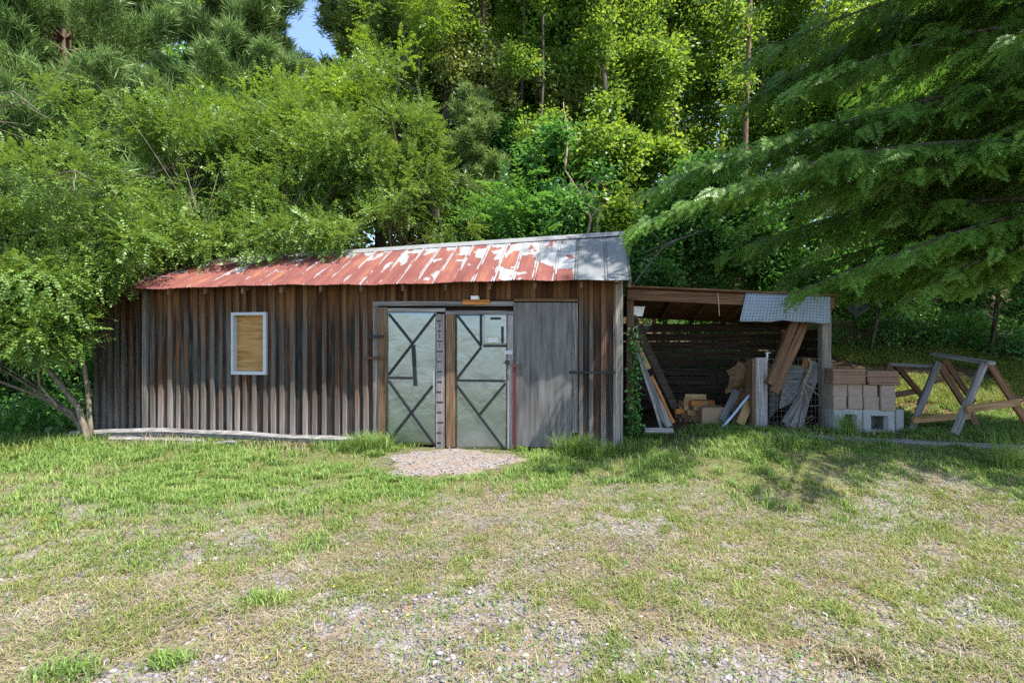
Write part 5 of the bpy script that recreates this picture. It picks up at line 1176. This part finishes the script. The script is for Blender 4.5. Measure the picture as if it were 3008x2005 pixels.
# broad weeds
T_weed = [t_cluster(14, .06, .042, .0075, flat=.2) for _ in range(5)]
n = 3400; x, y = region(n); acc = (n2(x, y, 1.2, 19) > .50) & (in_pad(x, y) > 1) & ~footprint(x, y); x, y = x[acc], y[acc]; p = np.stack([x, y, gz(x, y)+.012], -1)
V = scatter(T_weed, p, rng.normal(size=p.shape)*np.array([1, 1, .1]), np.tile([0, 0, 1.0], (len(p), 1))+rng.normal(size=p.shape)*.2, rng.uniform(.35, .85, len(p)), rng)
tag(quads('weeds', V, M['weed']), 'low broad leaved weeds scattered through the lawn', 'weeds', kind='stuff')
# gravel stones: squashed icosahedra
ph = (1+5**.5)/2; ico = unit(np.array([(-1, ph, 0), (1, ph, 0), (-1, -ph, 0), (1, -ph, 0), (0, -1, ph), (0, 1, ph), (0, -1, -ph), (0, 1, -ph), (ph, 0, -1), (ph, 0, 1), (-ph, 0, -1), (-ph, 0, 1)], float))
icf = np.array([(0, 11, 5), (0, 5, 1), (0, 1, 7), (0, 7, 10), (0, 10, 11), (1, 5, 9), (5, 11, 4), (11, 10, 2), (10, 7, 6), (7, 1, 8), (3, 9, 4), (3, 4, 2), (3, 2, 6), (3, 6, 8), (3, 8, 9), (4, 9, 5), (2, 4, 11), (6, 2, 10), (8, 6, 7), (9, 8, 1)])
n = 110000; x, y = region(n); lu = lushness(x, y); acc = rng.random(n) < (1-lu)*ss(.28, .56, n2(x, y, 1.1, 20)*.7+n2(x, y, 4.1, 27)*.3+.08*(x > 0)); pdm = in_pad(x, y) < 1.02; acc = (acc | (pdm & (rng.random(n) < .45))) & ~footprint(x, y); x, y = x[acc], y[acc]; n = len(x)
sz = .0030+.011*rng.random(n)**3.6*(1+.25*(y < 4)); V = ico[None]*(1+.28*rng.normal(size=(n, 12, 1)))*(sz[:, None]*np.stack([rng.uniform(.8, 1.5, n), rng.uniform(.7, 1.2, n), rng.uniform(.4, .8, n)], -1))[:, None, :]
a = rng.uniform(0, 6.283, n); c_, s_ = np.cos(a)[:, None], np.sin(a)[:, None]; V = np.stack([V[..., 0]*c_-V[..., 1]*s_, V[..., 0]*s_+V[..., 1]*c_, V[..., 2]], -1)+np.stack([x, y, gz(x, y)+sz*.22+np.where(in_pad(x, y) < 1, .012, 0)], -1)[:, None, :]
me = bpy.data.meshes.new('gravel'); me.vertices.add(n*12); me.vertices.foreach_set('co', V.astype(np.float32).reshape(-1)); Fc = (np.arange(n)[:, None, None]*12+icf[None]).astype(np.int32).reshape(-1)
me.loops.add(n*60); me.loops.foreach_set('vertex_index', Fc); me.polygons.add(n*20); me.polygons.foreach_set('loop_start', np.arange(0, n*60, 3, dtype=np.int32)); me.update(calc_edges=True)
tag(link('gravel', me, M['gravel']), 'loose lavender-grey gravel stones on the bare ground', 'gravel', kind='stuff'); print('stones', n)
# sunlit rough grass behind the block stack and at the far left
n = 130000; x = np.concatenate([rng.uniform(3.5, 12, n), rng.uniform(-14, -6.6, n//2)]); y = np.concatenate([rng.uniform(7.9, 13.0, n), rng.uniform(6.5, 15, n//2)])
acc = (n2(x, y, .9, 22) > .40) & ~footprint(x, y); acc &= ~((x > 3) & (y < 8.7+.9*n2(x, y, .8, 3))); x, y = x[acc], y[acc]
B = blades(x, y, rng.uniform(.06, .17, len(x)), rng.uniform(.003, .006, len(x)), .9, rng); tag(blade_obj('rough_grass', B, M['yellow_grass']), 'rough sunlit grass on the slope behind the block stack', 'grass', kind='stuff')
# tall tufts
def tuft(px, py, Y, n, h, r, lab, mat='grass'):
    q = P(px, py, Y); x = q.x+np.clip(rng.normal(size=n), -1.7, 1.7)*r; y = q.y+np.clip(rng.normal(size=n), -1.7, 1.7)*r*.6; B = blades(x, y, h*rng.uniform(.45, 1.1, n), rng.uniform(.002, .0042, n), .75, rng, .8)
    b = np.array([q.x, q.y, gz1(q.x, q.y)]); o = blade_obj('grass_tuft', B-b, M[mat]); o.location = b; tag(o, lab, 'grass tuft', 'tall grass tufts')
for a in ((1085, 1330, 7.35, 900, .34, .17, 'tall grass tuft at the left foot of the zinc doors'), (1000, 1335, 7.45, 500, .24, .22, 'lower wide grass tuft just left of the door tuft'),
          (1690, 1320, 6.95, 700, .40, .14, 'tall grass tuft at the foot of the plywood panel'), (1800, 1300, 6.9, 420, .24, .16, 'short grass tuft at the right corner of the shed'),
          (2490, 1275, 6.75, 160, .42, .07, 'thin tall grass growing before the left hollow block'), (2335, 1335, 6.1, 110, .30, .09, 'long grass tuft before the right lean-to post'),
          (2960, 1370, 5.6, 160, .45, .10, 'tall seeding grass at the right edge of the lawn'), (560, 1340, 7.6, 420, .20, .30, 'grass tuft poking up between the old rails'), (150, 1330, 7.6, 700, .26, .40, 'shaded grass tuft under the arching shrub'),
          (1600, 1345, 6.5, 320, .22, .14, 'grass tuft at the right edge of the gravel apron'), (1930, 1350, 6.1, 260, .2, .2, 'dark grass tuft before the leaning boards'), (2960, 1290, 6.5, 260, .3, .2, 'grass tuft under the near sawhorse'),
          (200, 1985, 2.42, 260, .10, .09, 'dry grass tuft in the near left corner', ), (500, 1965, 2.5, 220, .09, .06, 'small tuft in the foreground right of the corner tuft'), (2540, 1965, 2.5, 240, .08, .06, 'reddish dry tuft in the foreground gravel', 'straw'), (780, 1790, 3.1, 260, .09, .08, 'pale round tuft in the bare gravel'), (470, 1345, 7.75, 260, .26, .35, 'dry straw tuft draped over the old rails, left of the window', 'straw'), (860, 1350, 7.6, 300, .22, .35, 'dry straw tuft at the right end of the old rails', 'straw')): tuft(*a)
for k in range(22):     # dry stems over the rails
    pass
# ivy up the shed corner
n = 260; sx = rng.uniform(1850, 1880, n); sy = 1290-rng.random(n)**1.6*330
p = np.array([tuple(SHEDM @ L(a, b, .38)) for a, b in zip(sx, sy)])+rng.normal(size=(n, 3))*.03
V = scatter([t_cluster(4, .03, .05, .018)], p, rng.normal(size=p.shape), np.array([.1, -1, .5])+rng.normal(size=p.shape)*.3, rng.uniform(.7, 1.2, n), rng)
tag(quads('ivy', V, M['deep_leaf']), 'dark ivy climbing between the shed corner and the lean-to post', 'ivy')
# yellow flowers
def flower(px, py):
    Y = CAMH*FPX/((py*K-341)); q = P(px, py, Y); b = Vector((q.x, q.y, gz1(q.x, q.y))); root = empty('yellow_flower', b)
    tag(root, 'small yellow wildflower in the foreground lawn', 'flower', 'yellow wildflowers in the lawn')
    m = MB(); m.tube([(0, 0, 0), (.003, .002, .03), (.004, .002, .05)], .0013, 5); m.build('stem', M['weed'], root)
    m = MB()
    for k in range(9):
        a = k/9*6.283; c_, s_ = math.cos(a), math.sin(a); m.add([(.004, .002, .05), (.004+.005*c_-.002*s_, .002+.005*s_+.002*c_, .055), (.004+.0085*c_, .002+.0085*s_, .053), (.004+.005*c_+.002*s_, .002+.005*s_-.002*c_, .055)], [(0, 1, 2, 3)])
    m.build('petals', M['petal'], root)
for p in ((978, 1740), (1125, 1815), (780, 1958), (1133, 1750), (890, 1930), (1195, 1825), (2125, 1945)): flower(*p)
